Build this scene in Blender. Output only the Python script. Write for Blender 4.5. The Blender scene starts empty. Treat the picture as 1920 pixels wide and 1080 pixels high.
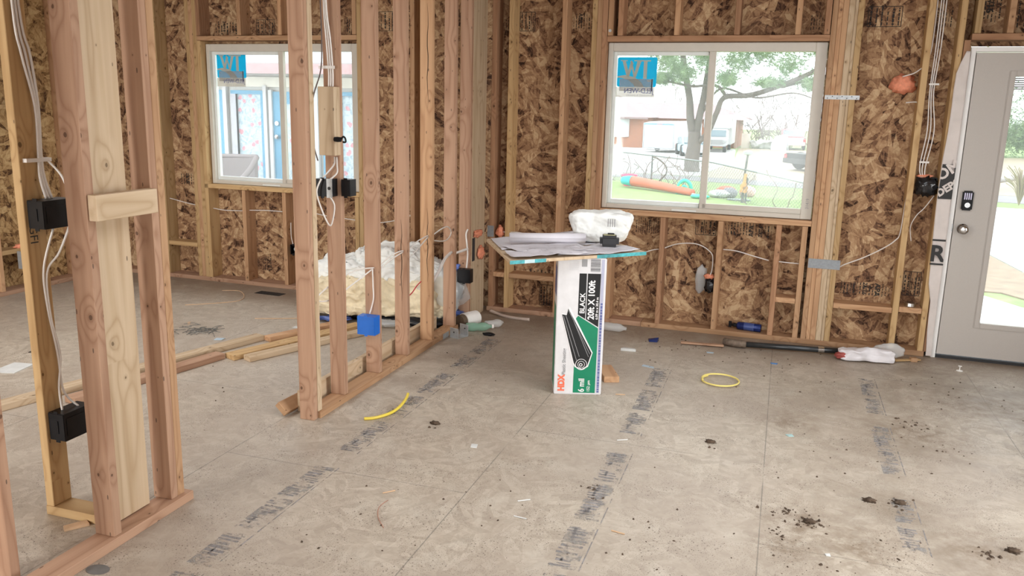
import bpy, bmesh, math, random
from mathutils import Matrix, Vector, noise
random.seed(7)
PI = math.pi
SC = bpy.context.scene
COL = SC.collection

# ------------------------------------------------------------------ camera
cd = bpy.data.cameras.new('camera'); cam = bpy.data.objects.new('camera', cd); COL.objects.link(cam)
CP, CR, CY, CH, CF = 0.213151686, 0.0232776343, 0.310886048, 1.63275, 1556.58
fwd = Vector((-math.sin(CY)*math.cos(CP), math.cos(CY)*math.cos(CP), -math.sin(CP)))
r0 = Vector((math.cos(CY), math.sin(CY), 0)); u0 = r0.cross(fwd)
rr = math.cos(CR)*r0 + math.sin(CR)*u0; uu = -math.sin(CR)*r0 + math.cos(CR)*u0
cam.matrix_world = Matrix(((rr.x, uu.x, -fwd.x, 0), (rr.y, uu.y, -fwd.y, 0), (rr.z, uu.z, -fwd.z, CH), (0, 0, 0, 1)))
cd.sensor_width = 36; cd.lens = CF/1920*36; cd.clip_start = 0.05; cd.clip_end = 400
SC.camera = cam

# ------------------------------------------------------------------ world, light, exposure
world = bpy.data.worlds.new('overcast_sky'); SC.world = world; world.use_nodes = True
bg = world.node_tree.nodes['Background']
bg.inputs[0].default_value = (0.93, 0.97, 1.0, 1); bg.inputs[1].default_value = 3.4

def area(name, loc, target, sx, sy, power, color, spread=180):
    l = bpy.data.lights.new(name, 'AREA'); l.shape = 'RECTANGLE'; l.size = sx; l.size_y = sy
    l.energy = power; l.color = color; l.spread = math.radians(spread)
    o = bpy.data.objects.new(name, l); COL.objects.link(o); o.location = loc
    o.rotation_euler = (Vector(target)-Vector(loc)).to_track_quat('-Z', 'Y').to_euler()
    return o
# daylight lamps at unseen openings of the rear wall, the right-hand wall and the left room, plus added overhead fill
area('daylight_rear_opening', (0.4, -2.35, 1.15), (0.4, 1.3, -0.6), 3.2, 1.5, 27, (1.0, 0.97, 0.93), 125)
area('overhead_fill', (0.1, 3.0, 2.75), (0.1, 3.0, 0), 2.0, 2.6, 7, (1.0, 0.98, 0.95), 120)  # added overhead lamp that brightens the floor, no skylight known here
area('overhead_fill_left', (-4.1, 3.9, 2.75), (-4.1, 3.9, 0), 1.2, 1.8, 16, (1.0, 0.98, 0.95), 125)  # second added overhead lamp, brightens the left room floor
area('daylight_right_opening', (3.12, 2.6, 1.3), (-2.2, 4.3, 0.3), 2.0, 1.5, 34, (1.0, 0.98, 0.95), 95)
area('daylight_left_opening', (-4.4, -2.35, 1.35), (-4.8, 2.0, -0.5), 2.4, 1.9, 135, (1.0, 0.98, 0.93), 140)

SC.view_settings.view_transform = 'Standard'; SC.view_settings.look = 'None'
SC.view_settings.gamma = 1.0; SC.view_settings.exposure = 0.0; SC.view_settings.use_curve_mapping = False
SC.cycles.max_bounces = 8; SC.cycles.diffuse_bounces = 5; SC.cycles.transparent_max_bounces = 12
SC.cycles.caustics_reflective = False; SC.cycles.caustics_refractive = False
SC.cycles.use_denoising = True

# ------------------------------------------------------------------ material helpers
MATS = {}
class NT:
    def __init__(s, name):
        s.m = bpy.data.materials.new(name); s.m.use_nodes = True; s.t = s.m.node_tree
        s.n = s.t.nodes; s.b = s.n['Principled BSDF']; s.out = s.n['Material Output']; MATS[name] = s.m
    def new(s, typ, **kw):
        x = s.n.new(typ)
        for k, v in kw.items(): setattr(x, k, v)
        return x
    def link(s, a, b): s.t.links.new(a, b)
    def mul(s, vec, k):
        x = s.new('ShaderNodeVectorMath', operation='MULTIPLY'); s.link(vec, x.inputs[0]); x.inputs[1].default_value = k; return x.outputs[0]
    def add(s, a, b):
        x = s.new('ShaderNodeVectorMath', operation='ADD'); s.link(a, x.inputs[0])
        if isinstance(b, (tuple, list)): x.inputs[1].default_value = b
        else: s.link(b, x.inputs[1])
        return x.outputs[0]
    def math(s, op, a, b=None, c=None, clamp=False):
        x = s.new('ShaderNodeMath', operation=op); x.use_clamp = clamp
        for i, v in enumerate((a, b, c)):
            if v is None: continue
            if isinstance(v, (int, float)): x.inputs[i].default_value = v
            else: s.link(v, x.inputs[i])
        return x.outputs[0]
    def noise(s, vec, scale, detail=3, rough=0.55, dist=0.0, out='Fac'):
        x = s.new('ShaderNodeTexNoise'); s.link(vec, x.inputs['Vector']); x.inputs['Scale'].default_value = scale
        x.inputs['Detail'].default_value = detail; x.inputs['Roughness'].default_value = rough; x.inputs['Distortion'].default_value = dist
        return x.outputs[out]
    def vor(s, vec, scale, dim='3D', feat='F1', out='Distance', rnd=1.0):
        x = s.new('ShaderNodeTexVoronoi', voronoi_dimensions=dim, feature=feat); s.link(vec, x.inputs['Vector'])
        x.inputs['Scale'].default_value = scale; x.inputs['Randomness'].default_value = rnd
        return x.outputs[out]
    def ramp(s, fac, stops, interp='LINEAR'):
        x = s.new('ShaderNodeValToRGB'); s.link(fac, x.inputs[0]); cr = x.color_ramp; cr.interpolation = interp
        while len(cr.elements) < len(stops): cr.elements.new(0.5)
        for e, (p, c) in zip(cr.elements, stops):
            e.position = p; e.color = (c, c, c, 1) if isinstance(c, (int, float)) else (*c, 1)
        return x.outputs[0]
    def mix(s, fac, a, b, mode='MIX'):
        x = s.new('ShaderNodeMix', data_type='RGBA', blend_type=mode)
        for sock, v in ((x.inputs[0], fac), (x.inputs[6], a), (x.inputs[7], b)):
            if isinstance(v, (int, float)): sock.default_value = v
            elif isinstance(v, (tuple, list)): sock.default_value = (*v, 1)
            else: s.link(v, sock)
        return x.outputs[2]
    def obj(s): return s.new('ShaderNodeTexCoord').outputs['Object']
    def rand(s): return s.new('ShaderNodeObjectInfo').outputs['Random']
    def bump(s, h, strength=0.3, dist=0.002):
        x = s.new('ShaderNodeBump'); x.inputs['Strength'].default_value = strength; x.inputs['Distance'].default_value = dist
        s.link(h, x.inputs['Height']); s.link(x.outputs[0], s.b.inputs['Normal'])
    def col(s, c):
        if isinstance(c, (tuple, list)): s.b.inputs['Base Color'].default_value = (*c, 1)
        else: s.link(c, s.b.inputs['Base Color'])
    def rough(s, r):
        if isinstance(r, (int, float)): s.b.inputs['Roughness'].default_value = r
        else: s.link(r, s.b.inputs['Roughness'])

def plain(name, c, rough=0.6, metal=0.0, var=0.12, scale=14, bump=0.0):
    t = NT(name); o = t.obj(); f = t.noise(o, scale, 4)
    lo = tuple(max(0, x*(1-var)) for x in c); hi = tuple(min(1, x*(1+var)) for x in c)
    t.col(t.ramp(f, [(0.3, lo), (0.7, hi)])); t.rough(rough); t.b.inputs['Metallic'].default_value = metal
    if bump: t.bump(f, bump, 0.004)
    return t.m

def lumber_mat(name, light, mid, dark, var=0.16):
    t = NT(name); o = t.obj()
    comb = t.new('ShaderNodeCombineXYZ'); rn = t.math('MULTIPLY', t.rand(), 37.0)
    for i in range(3): t.link(rn, comb.inputs[i])
    p = t.add(o, comb.outputs[0])
    wig = t.noise(t.mul(p, (5, 5, 1.1)), 1.0, 2, out='Color')
    pw = t.add(p, t.mul(wig, (0.055, 0.055, 0.0)))
    grain = t.noise(t.mul(pw, (26, 26, 0.8)), 1.0, 2, 0.5)
    # knots: one every so often along the board, shown round on the broad faces
    so = t.new('ShaderNodeSeparateXYZ'); t.link(o, so.inputs[0])
    kv = t.new('ShaderNodeTexVoronoi', voronoi_dimensions='1D'); kv.inputs['Scale'].default_value = 1.0
    t.link(t.math('ADD', t.math('MULTIPLY', so.outputs[2], 2.3), t.math('MULTIPLY', t.rand(), 91.0)), kv.inputs['W'])
    kc = t.new('ShaderNodeSeparateColor'); t.link(kv.outputs['Color'], kc.inputs[0])
    nm = t.new('ShaderNodeSeparateXYZ'); t.link(t.new('ShaderNodeTexCoord').outputs['Normal'], nm.inputs[0])
    usex = t.math('GREATER_THAN', t.math('ABSOLUTE', nm.outputs[1]), 0.5)
    across = t.math('ADD', t.math('MULTIPLY', so.outputs[0], usex), t.math('MULTIPLY', so.outputs[1], t.math('SUBTRACT', 1.0, usex)))
    dx = t.math('SUBTRACT', across, t.math('MULTIPLY', t.math('SUBTRACT', kc.outputs[0], 0.5), 0.075))
    dz = t.math('MULTIPLY', kv.outputs['Distance'], 0.33)
    kd = t.math('SQRT', t.math('ADD', t.math('MULTIPLY', dx, dx), t.math('MULTIPLY', dz, dz)))
    kd = t.math('ADD', kd, t.math('MULTIPLY', t.math('SUBTRACT', t.noise(t.mul(p, (60, 60, 60)), 1.0, 2), 0.5), 0.005))
    rad = t.math('ADD', t.math('MULTIPLY', kc.outputs[2], 0.011), 0.003)
    core = t.math('LESS_THAN', kd, t.math('MULTIPLY', rad, 0.55)); halo = t.math('SUBTRACT', 1.0, t.math('DIVIDE', kd, t.math('MULTIPLY', rad, 2.0)), clamp=True)
    pull = t.math('MULTIPLY', t.math('POWER', t.math('SUBTRACT', 1.0, t.math('DIVIDE', kd, 0.10), clamp=True), 2.0), t.math('MULTIPLY', kc.outputs[2], 6.0))
    rings = t.math('PINGPONG', t.math('ADD', t.math('MULTIPLY', t.noise(t.mul(pw, (9, 9, 0.45)), 1.0, 1, 0.4), 13.0), pull), 1.0)
    fine = t.noise(t.mul(p, (220, 220, 5)), 1.0, 3, 0.6)
    base = t.ramp(grain, [(0.28, mid), (0.5, light), (0.75, mid)])
    c = t.mix(t.math('MULTIPLY', t.math('POWER', rings, 2.5), 0.62), base, dark)
    c = t.mix(t.math('MULTIPLY', fine, 0.28), c, dark)
    c = t.mix(t.math('MULTIPLY', halo, 0.5), c, tuple(x*0.75 for x in dark))
    c = t.mix(t.math('MULTIPLY', core, 0.8), c, tuple(x*0.36 for x in dark))
    # nail and pitch dots
    nd = t.vor(t.mul(p, (22, 22, 7)), 1.0)
    c = t.mix(t.math('MULTIPLY', t.math('LESS_THAN', nd, 0.07), 0.7), c, (0.05, 0.035, 0.03))
    hv = t.new('ShaderNodeHueSaturation'); t.link(c, hv.inputs['Color'])
    t.link(t.math('ADD', t.math('MULTIPLY', t.rand(), 2*var), 1-var), hv.inputs['Value'])
    t.col(hv.outputs[0]); t.rough(0.72); t.bump(fine, 0.15, 0.001); t.b.inputs['Specular IOR Level'].default_value = 0.25
    return t.m
FIR = lumber_mat('fir_lumber', (0.55, 0.345, 0.20), (0.48, 0.29, 0.16), (0.33, 0.17, 0.088))
PINK = lumber_mat('pink_fir_lumber', (0.48, 0.305, 0.205), (0.41, 0.25, 0.165), (0.27, 0.14, 0.085), 0.08)
PINE = lumber_mat('pine_lumber', (0.56, 0.385, 0.20), (0.49, 0.325, 0.16), (0.34, 0.20, 0.085))
PALE = lumber_mat('pale_spruce_lumber', (0.60, 0.47, 0.33), (0.54, 0.41, 0.27), (0.38, 0.26, 0.15), 0.06)
RED = lumber_mat('reddish_lumber', (0.44, 0.25, 0.145), (0.37, 0.205, 0.115), (0.25, 0.125, 0.065))
WALLWOOD = (FIR, PINE, RED, FIR)

def flakes(t, co, s_dir, s_cell, stretch):
    """random chip value: chips lie in patches of one direction"""
    d = t.new('ShaderNodeTexVoronoi', voronoi_dimensions='2D'); t.link(co, d.inputs['Vector']); d.inputs['Scale'].default_value = s_dir
    sep = t.new('ShaderNodeSeparateColor'); t.link(d.outputs['Color'], sep.inputs[0])
    rot = t.new('ShaderNodeVectorRotate', rotation_type='Z_AXIS'); t.link(co, rot.inputs['Vector'])
    t.link(t.math('MULTIPLY', sep.outputs[0], 6.28), rot.inputs['Angle'])
    v = t.new('ShaderNodeTexVoronoi', voronoi_dimensions='2D', distance='CHEBYCHEV'); t.link(t.mul(rot.outputs[0], (s_cell, s_cell*stretch, 1)), v.inputs['Vector']); v.inputs['Scale'].default_value = 1.0
    s2 = t.new('ShaderNodeSeparateColor'); t.link(v.outputs['Color'], s2.inputs[0])
    return s2.outputs[1], sep.outputs[2], rot.outputs[0]

def osb_mat(name, stops, plane='xz', rough=0.75, scl=1.0):
    t = NT(name); o = t.obj(); sp = t.new('ShaderNodeSeparateXYZ'); t.link(o, sp.inputs[0])
    cb = t.new('ShaderNodeCombineXYZ'); ax = {'x': 0, 'y': 1, 'z': 2}
    t.link(sp.outputs[ax[plane[0]]], cb.inputs[0]); t.link(sp.outputs[ax[plane[1]]], cb.inputs[1])
    co = t.add(cb.outputs[0], t.mul(t.noise(cb.outputs[0], 22, 3, 0.6, out='Color'), (0.010, 0.010, 0)))
    a, am, ar = flakes(t, co, 6.0*scl, 6*scl, 4.2)
    b, bm, br = flakes(t, t.add(co, (3.3, 7.1, 0)), 10*scl, 10*scl, 4.2)
    c3, cm, cr_ = flakes(t, t.add(co, (13.3, 2.1, 0)), 20*scl, 22*scl, 4.5)
    f = t.math('ADD', t.math('MULTIPLY', a, 0.5), t.math('MULTIPLY', b, 0.34)); f = t.math('ADD', f, t.math('MULTIPLY', c3, 0.22))
    fine = t.noise(t.mul(ar, (20, 160, 1)), 1.0, 3, 0.6)
    f = t.math('ADD', f, t.math('MULTIPLY', t.math('SUBTRACT', fine, 0.5), 0.28))
    col = t.ramp(f, stops)
    t.col(col); t.rough(rough); t.bump(f, 0.35, 0.003); t.b.inputs['Specular IOR Level'].default_value = 0.2
    return t, col, cb.outputs[0], sp
OSB = osb_mat('oriented_strand_board', [(0.13, (0.04, 0.02, 0.012)), (0.28, (0.15, 0.076, 0.043)), (0.45, (0.29, 0.163, 0.088)), (0.66, (0.42, 0.26, 0.143)), (0.88, (0.58, 0.41, 0.245))])[0].m
OSBL = osb_mat('oriented_strand_board_side', [(0.18, (0.08, 0.04, 0.02)), (0.40, (0.30, 0.18, 0.08)), (0.6, (0.46, 0.30, 0.14)), (0.9, (0.62, 0.45, 0.24))], 'yz')[0].m

# subfloor: pale weathered board with sheet joints, stains and dirt
def floor_mat():
    t, col, co, sp = osb_mat('weathered_subfloor', [(0.12, (0.36, 0.305, 0.245)), (0.45, (0.43, 0.37, 0.30)), (0.62, (0.465, 0.405, 0.33)), (0.95, (0.55, 0.49, 0.41))], 'xy', 0.5, 1.25)
    big = t.noise(co, 0.9, 4, 0.6); dust = t.noise(co, 5, 5, 0.7)
    col = t.mix(t.ramp(big, [(0.40, 0.7), (0.62, 0.0)]), col, (0.37, 0.31, 0.255))
    col = t.mix(t.ramp(dust, [(0.52, 0.0), (0.72, 0.5)]), col, (0.56, 0.515, 0.44))
    # joints
    def line(v, off, period, w):
        m = t.math('ABSOLUTE', t.math('SUBTRACT', t.math('FLOORED_MODULO', t.math('ADD', v, -off + period/2), period), period/2))
        return t.math('LESS_THAN', t.math('ADD', m, t.math('MULTIPLY', t.math('SUBTRACT', t.noise(co, 60, 3), 0.5), 0.004)), w)
    X, Yv = sp.outputs[0], sp.outputs[1]
    seam = line(X, 0.0316, 1.2192, 0.0024)
    par = t.math('FLOORED_MODULO', t.math('FLOOR', t.math('DIVIDE', t.math('SUBTRACT', X, 0.0316), 1.2192)), 2.0)
    # sheet ends, staggered from row to row
    yoff = t.math('ADD', t.math('MULTIPLY', par, 0.79), 3.11)
    m = t.math('FLOORED_MODULO', t.math('ADD', t.math('SUBTRACT', Yv, yoff), 1.2192), 2.4384)
    cross = t.math('LESS_THAN', t.math('ABSOLUTE', t.math('SUBTRACT', m, 1.2192)), 0.0022)
    broken = t.ramp(t.noise(co, 2.2, 2), [(0.36, 0.15), (0.5, 1.0)])
    both = t.math('MULTIPLY', t.math('MAXIMUM', seam, cross), broken)
    col = t.mix(t.math('MULTIPLY', both, 0.65), col, (0.13, 0.125, 0.11))
    # dirt blotches and specks
    d1 = t.noise(co, 1.6, 6, 0.7, 0.4)
    right = t.math('MULTIPLY', t.ramp(d1, [(0.46, 0.0), (0.62, 0.6)]), t.math('MULTIPLY', t.math('ADD', X, 0.3), 0.9, clamp=True))
    col = t.mix(right, col, (0.215, 0.175, 0.13))
    st = t.noise(t.add(co, (5, 3, 0)), 3.0, 5, 0.75)
    col = t.mix(t.ramp(st, [(0.60, 0.0), (0.74, 0.5)]), col, (0.26, 0.21, 0.165))
    spots = None
    for (px_, py_, rad_) in ((0.20, 3.33, 0.26), (0.15, 3.12, 0.22), (0.40, 3.22, 0.24), (0.80, 4.6, 0.45), (0.60, 3.66, 0.16), (0.15, 4.55, 0.22), (0.85, 3.35, 0.3), (1.2, 5.2, 0.6)):
        dd = t.new('ShaderNodeVectorMath', operation='DISTANCE'); t.link(co, dd.inputs[0]); dd.inputs[1].default_value = (px_, py_, 0)
        g = t.math('SUBTRACT', 1.0, t.math('DIVIDE', dd.outputs['Value'], rad_), clamp=True)
        spots = g if spots is None else t.math('MAXIMUM', spots, g)
    col = t.mix(t.math('MULTIPLY', spots, t.ramp(t.noise(co, 13, 6, 0.75), [(0.42, 0.15), (0.60, 1.0)])), col, (0.22, 0.165, 0.115))
    # footprints of dirt trodden along the back wall
    wallw = t.math('MULTIPLY', t.math('SUBTRACT', Yv, 5.62), 1.9, clamp=True)
    col = t.mix(t.math('MULTIPLY', wallw, t.ramp(dust, [(0.3, 0.85), (0.62, 0.35)])), col, (0.20, 0.14, 0.095))
    sp1 = t.vor(co, 34, '2D'); gate = t.noise(co, 4.5, 3)
    dots = t.math('MULTIPLY', t.math('LESS_THAN', sp1, 0.10), t.math('GREATER_THAN', gate, 0.56))
    sp2 = t.vor(t.add(co, (1.7, 2.9, 0)), 80, '2D'); dots2 = t.math('MULTIPLY', t.math('LESS_THAN', sp2, 0.11), t.math('GREATER_THAN', gate, 0.47))
    col = t.mix(t.math('MULTIPLY', t.math('MAXIMUM', dots, dots2), 0.75), col, (0.10, 0.075, 0.055))
    t.col(col); t.rough(t.ramp(dust, [(0.3, 0.42), (0.7, 0.62)])); t.b.inputs['Specular IOR Level'].default_value = 0.42
    return t.m
FLOOR = floor_mat()

VINYL = plain('almond_vinyl', (0.60, 0.565, 0.50), 0.4, var=0.03)
VINYLW = plain('white_vinyl', (0.76, 0.80, 0.79), 0.35, var=0.03)
DOORP = plain('primed_door_paint', (0.50, 0.465, 0.43), 0.45, var=0.02, scale=160, bump=0.08)
JAMBW = plain('white_jamb_paint', (0.88, 0.87, 0.85), 0.4, var=0.02)
BLACKP = plain('black_plastic', (0.012, 0.012, 0.014), 0.32, var=0.3)
BLUEP = plain('blue_plastic', (0.008, 0.13, 0.55), 0.4, var=0.08)
CABLE = plain('white_cable_jacket', (0.74, 0.70, 0.66), 0.35, var=0.04)
STEEL = plain('galvanized_steel', (0.50, 0.52, 0.53), 0.5, 0.55, var=0.12, scale=40)
CHROME = plain('satin_chrome', (0.62, 0.62, 0.62), 0.22, 1.0, var=0.02)
FOAM = plain('orange_foam', (0.80, 0.30, 0.18), 0.8, var=0.15, scale=60, bump=0.7)
DUCT = plain('duct_tape', (0.27, 0.29, 0.31), 0.4, 0.2, var=0.12, scale=60)
PAPER = plain('drawing_paper', (0.62, 0.60, 0.64), 0.85, var=0.06, scale=6)
WRAP = plain('house_wrap', (0.66, 0.60, 0.57), 0.5, var=0.07, scale=9, bump=0.2)
INK = plain('black_ink', (0.02, 0.02, 0.02), 0.6)
INKB = plain('faded_blue_ink', (0.10, 0.12, 0.17), 0.7)
YTUBE = plain('yellow_tubing', (0.74, 0.58, 0.07), 0.35, var=0.06)
YCOIL = plain('pale_yellow_tubing', (0.78, 0.66, 0.20), 0.4, var=0.05)
TEAL = plain('teal_paint', (0.05, 0.33, 0.36), 0.5, var=0.35, scale=30)
CARD = plain('white_cardboard', (0.66, 0.655, 0.67), 0.6, var=0.05, scale=20)
KRAFT = plain('kraft_edge', (0.34, 0.25, 0.17), 0.8)
GREENI = plain('green_print', (0.0, 0.20, 0.10), 0.5, var=0.06)
BLACKI = plain('black_print', (0.008, 0.008, 0.009), 0.75)
WHITEI = plain('white_print', (0.78, 0.77, 0.78), 0.5, var=0.02)
ORANGEI = plain('orange_print', (0.80, 0.17, 0.09), 0.5, var=0.03)
GREYI = plain('grey_print', (0.30, 0.30, 0.31), 0.6)
NAVYI = plain('navy_print', (0.10, 0.12, 0.30), 0.5)
STKB = plain('sticker_blue', (0.0, 0.36, 0.72), 0.4, var=0.02)
STKW = plain('sticker_cream', (0.78, 0.74, 0.66), 0.5, var=0.02)
SCRAP = plain('wood_scrap', (0.62, 0.42, 0.26), 0.8, var=0.15, scale=20)
DIRT = plain('dry_dirt', (0.075, 0.05, 0.033), 0.95, var=0.4, scale=60)
BATTC = plain('cream_fibreglass', (0.80, 0.70, 0.50), 0.95, var=0.10, scale=30, bump=0.9)
BATTW = plain('white_fibreglass', (0.84, 0.86, 0.84), 0.95, var=0.07, scale=22, bump=0.9)
DARKV = plain('dark_opening', (0.03, 0.03, 0.032), 0.8)
for _m in ('black_plastic',): MATS[_m].node_tree.nodes['Principled BSDF'].inputs['Specular IOR Level'].default_value = 0.18
RUBBER = plain('black_rubber', (0.02, 0.02, 0.022), 0.6)
BLUEC = plain('blue_can', (0.012, 0.028, 0.14), 0.25, 0.3)

def mixmat(name, col, rough, transp):
    """thin see-through film"""
    t = NT(name); t.col(col); t.rough(rough)
    tr = t.new('ShaderNodeBsdfTransparent'); mx = t.new('ShaderNodeMixShader'); mx.inputs[0].default_value = 1-transp
    t.link(tr.outputs[0], mx.inputs[1]); t.link(t.b.outputs[0], mx.inputs[2]); t.link(mx.outputs[0], t.out.inputs[0])
    return t.m
CLEARP = mixmat('clear_plastic', (0.80, 0.83, 0.84), 0.15, 0.62)
CLEARG = mixmat('green_clear_plastic', (0.30, 0.55, 0.42), 0.1, 0.45)
STKL = mixmat('sticker_label', (0.74, 0.73, 0.66), 0.5, 0.35)
FENCEM = None

def glass_mat(name, haze):
    t = NT(name); tr = t.new('ShaderNodeBsdfTransparent'); tr.inputs[0].default_value = (0.97, 0.985, 0.98, 1)
    tl = t.new('ShaderNodeBsdfTranslucent'); tl.inputs[0].default_value = (0.92, 0.95, 0.96, 1)
    gl = t.new('ShaderNodeBsdfGlossy'); gl.inputs['Roughness'].default_value = 0.03
    m1 = t.new('ShaderNodeMixShader'); m1.inputs[0].default_value = haze; t.link(tr.outputs[0], m1.inputs[1]); t.link(tl.outputs[0], m1.inputs[2])
    m2 = t.new('ShaderNodeMixShader'); m2.inputs[0].default_value = 0.03; t.link(m1.outputs[0], m2.inputs[1]); t.link(gl.outputs[0], m2.inputs[2])
    t.link(m2.outputs[0], t.out.inputs[0]); t.n.remove(t.b)
    return t.m
GLASS = glass_mat('veiled_window_glass', 0.065)  # white veil mixed in imitates the overexposed haze over the view outside

def backlit(name, c):
    t = NT(name); t.col(c); tl = t.new('ShaderNodeBsdfTranslucent'); tl.inputs[0].default_value = (*c, 1); mx = t.new('ShaderNodeMixShader'); mx.inputs[0].default_value = .55
    t.link(t.b.outputs[0], mx.inputs[1]); t.link(tl.outputs[0], mx.inputs[2]); t.link(mx.outputs[0], t.out.inputs[0]); return t.m
STKB = backlit('sticker_blue_film', (0.01, 0.58, 0.80)); STKW = backlit('sticker_cream_film', (0.80, 0.76, 0.66))
def worn_ink(name, c, lo=0.42, hi=0.60, sc=18):
    t = NT(name); t.col(c); t.rough(0.75); o = t.obj()
    f = t.ramp(t.noise(o, sc, 5, 0.7), [(lo, 1.0), (hi, 0.0)])
    tr = t.new('ShaderNodeBsdfTransparent'); mx = t.new('ShaderNodeMixShader')
    t.link(f, mx.inputs[0]); t.link(t.b.outputs[0], mx.inputs[1]); t.link(tr.outputs[0], mx.inputs[2]); t.link(mx.outputs[0], t.out.inputs[0])
    return t.m
WORN = worn_ink('worn_floor_ink', (0.30, 0.285, 0.285), 0.44, 0.66, 13)
WASH = worn_ink('floor_ink_wash', (0.36, 0.34, 0.32), 0.50, 0.74, 10)
STAMP = worn_ink('board_stamp_ink', (0.02, 0.017, 0.015), 0.25, 0.45, 90)

# ------------------------------------------------------------------ mesh helpers
class MB:
    def __init__(s): s.v = []; s.f = []
    def quadmesh(s, vs, fs, M=None):
        b = len(s.v); s.v += [tuple(M @ Vector(p)) if M else tuple(p) for p in vs]; s.f += [tuple(b+i for i in f) for f in fs]; return s
    def box(s, x0, x1, y0, y1, z0, z1, M=None):
        return s.quadmesh([(x0,y0,z0),(x1,y0,z0),(x1,y1,z0),(x0,y1,z0),(x0,y0,z1),(x1,y0,z1),(x1,y1,z1),(x0,y1,z1)],
            [(0,3,2,1),(4,5,6,7),(0,1,5,4),(1,2,6,5),(2,3,7,6),(3,0,4,7)], M)
    def prism(s, pts, y0, y1, M=None):
        """polygon given in (x,z), swept along y"""
        n = len(pts)
        return s.quadmesh([(x,y0,z) for x,z in pts]+[(x,y1,z) for x,z in pts],
            [tuple(range(n)), tuple(range(2*n-1, n-1, -1))]+[(i, (i+1)%n+0, (i+1)%n+n, i+n)[::-1] for i in range(n)], M)
    def tube(s, pts, r, n=8, smooth=True, cap=True, M=None):
        P = [Vector(p) for p in pts]
        if smooth and len(P) > 2: P = catmull(P, 6)
        rad = r if callable(r) else (lambda t: r)
        rings = []; up = None
        for i, p in enumerate(P):
            d = (P[min(i+1, len(P)-1)]-P[max(i-1, 0)])
            d = d.normalized() if d.length > 1e-9 else Vector((0,0,1))
            if up is None: up = d.orthogonal().normalized()
            up = (up - d*up.dot(d)); up = up.normalized() if up.length > 1e-6 else d.orthogonal().normalized()
            sd = d.cross(up); q = rad(i/(len(P)-1))
            rings.append([p+up*math.cos(2*PI*k/n)*q+sd*math.sin(2*PI*k/n)*q for k in range(n)])
        vs = [v for rg in rings for v in rg]; fs = []
        for i in range(len(rings)-1):
            for k in range(n): fs.append((i*n+k, i*n+(k+1)%n, (i+1)*n+(k+1)%n, (i+1)*n+k))
        if cap: fs += [tuple(range(n-1, -1, -1)), tuple((len(rings)-1)*n+k for k in range(n))]
        return s.quadmesh(vs, fs, M)
    def lathe(s, prof, n=20, M=None):
        """profile of (r,z), turned about z"""
        vs = [(r*math.cos(2*PI*k/n), r*math.sin(2*PI*k/n), z) for r, z in prof for k in range(n)]; fs = []
        for i in range(len(prof)-1):
            for k in range(n): fs.append((i*n+k, i*n+(k+1)%n, (i+1)*n+(k+1)%n, (i+1)*n+k))
        fs += [tuple(range(n-1, -1, -1)), tuple((len(prof)-1)*n+k for k in range(n))]
        return s.quadmesh(vs, fs, M)
    def build(s, name, mat, parent=None, M=None, smooth=False, bevel=0, local=False):
        me = bpy.data.meshes.new(name); me.from_pydata(s.v, [], s.f)
        if bevel:
            bm = bmesh.new(); bm.from_mesh(me); bmesh.ops.recalc_face_normals(bm, faces=bm.faces)
            bmesh.ops.bevel(bm, geom=bm.edges[:], offset=bevel, segments=1 if bevel < 0.004 else 2, affect='EDGES'); bm.to_mesh(me); bm.free()
        else:
            bm = bmesh.new(); bm.from_mesh(me); bmesh.ops.recalc_face_normals(bm, faces=bm.faces); bm.to_mesh(me); bm.free()
        if smooth:
            for p in me.polygons: p.use_smooth = True
        me.materials.append(mat)
        o = bpy.data.objects.new(name, me); COL.objects.link(o)
        if parent is not None: o.parent = parent
        o.matrix_local = M if M is not None else Matrix.Identity(4)
        return o

def catmull(P, k):
    out = []; n = len(P)
    for i in range(n-1):
        p0, p1, p2, p3 = P[max(i-1,0)], P[i], P[i+1], P[min(i+2,n-1)]
        for j in range(k):
            t = j/k; out.append(0.5*((2*p1)+(p2-p0)*t+(2*p0-5*p1+4*p2-p3)*t*t+(3*p1-p0-3*p2+p3)*t**3))
    out.append(P[-1]); return out

def tag(o, label=None, cat=None, group=None, kind=None):
    if label: o['label'] = label
    if cat: o['category'] = cat
    if group: o['group'] = group
    if kind: o['kind'] = kind
    return o
def empty(name, M=None, loc=None):
    o = bpy.data.objects.new(name, None); COL.objects.link(o); o.empty_display_size = 0.1
    o.matrix_world = M if M is not None else Matrix.Translation(Vector(loc or (0,0,0)))
    return o
def T(x, y, z): return Matrix.Translation((x, y, z))
def RZ(a): return Matrix.Rotation(a, 4, 'Z')
def RX(a): return Matrix.Rotation(a, 4, 'X')
def RY(a): return Matrix.Rotation(a, 4, 'Y')
I4 = Matrix.Identity(4)
WM = T(0, 6.226, 0) @ RZ(-0.0205)       # the back wall's own frame: x along the wall, y outward, z up

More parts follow.
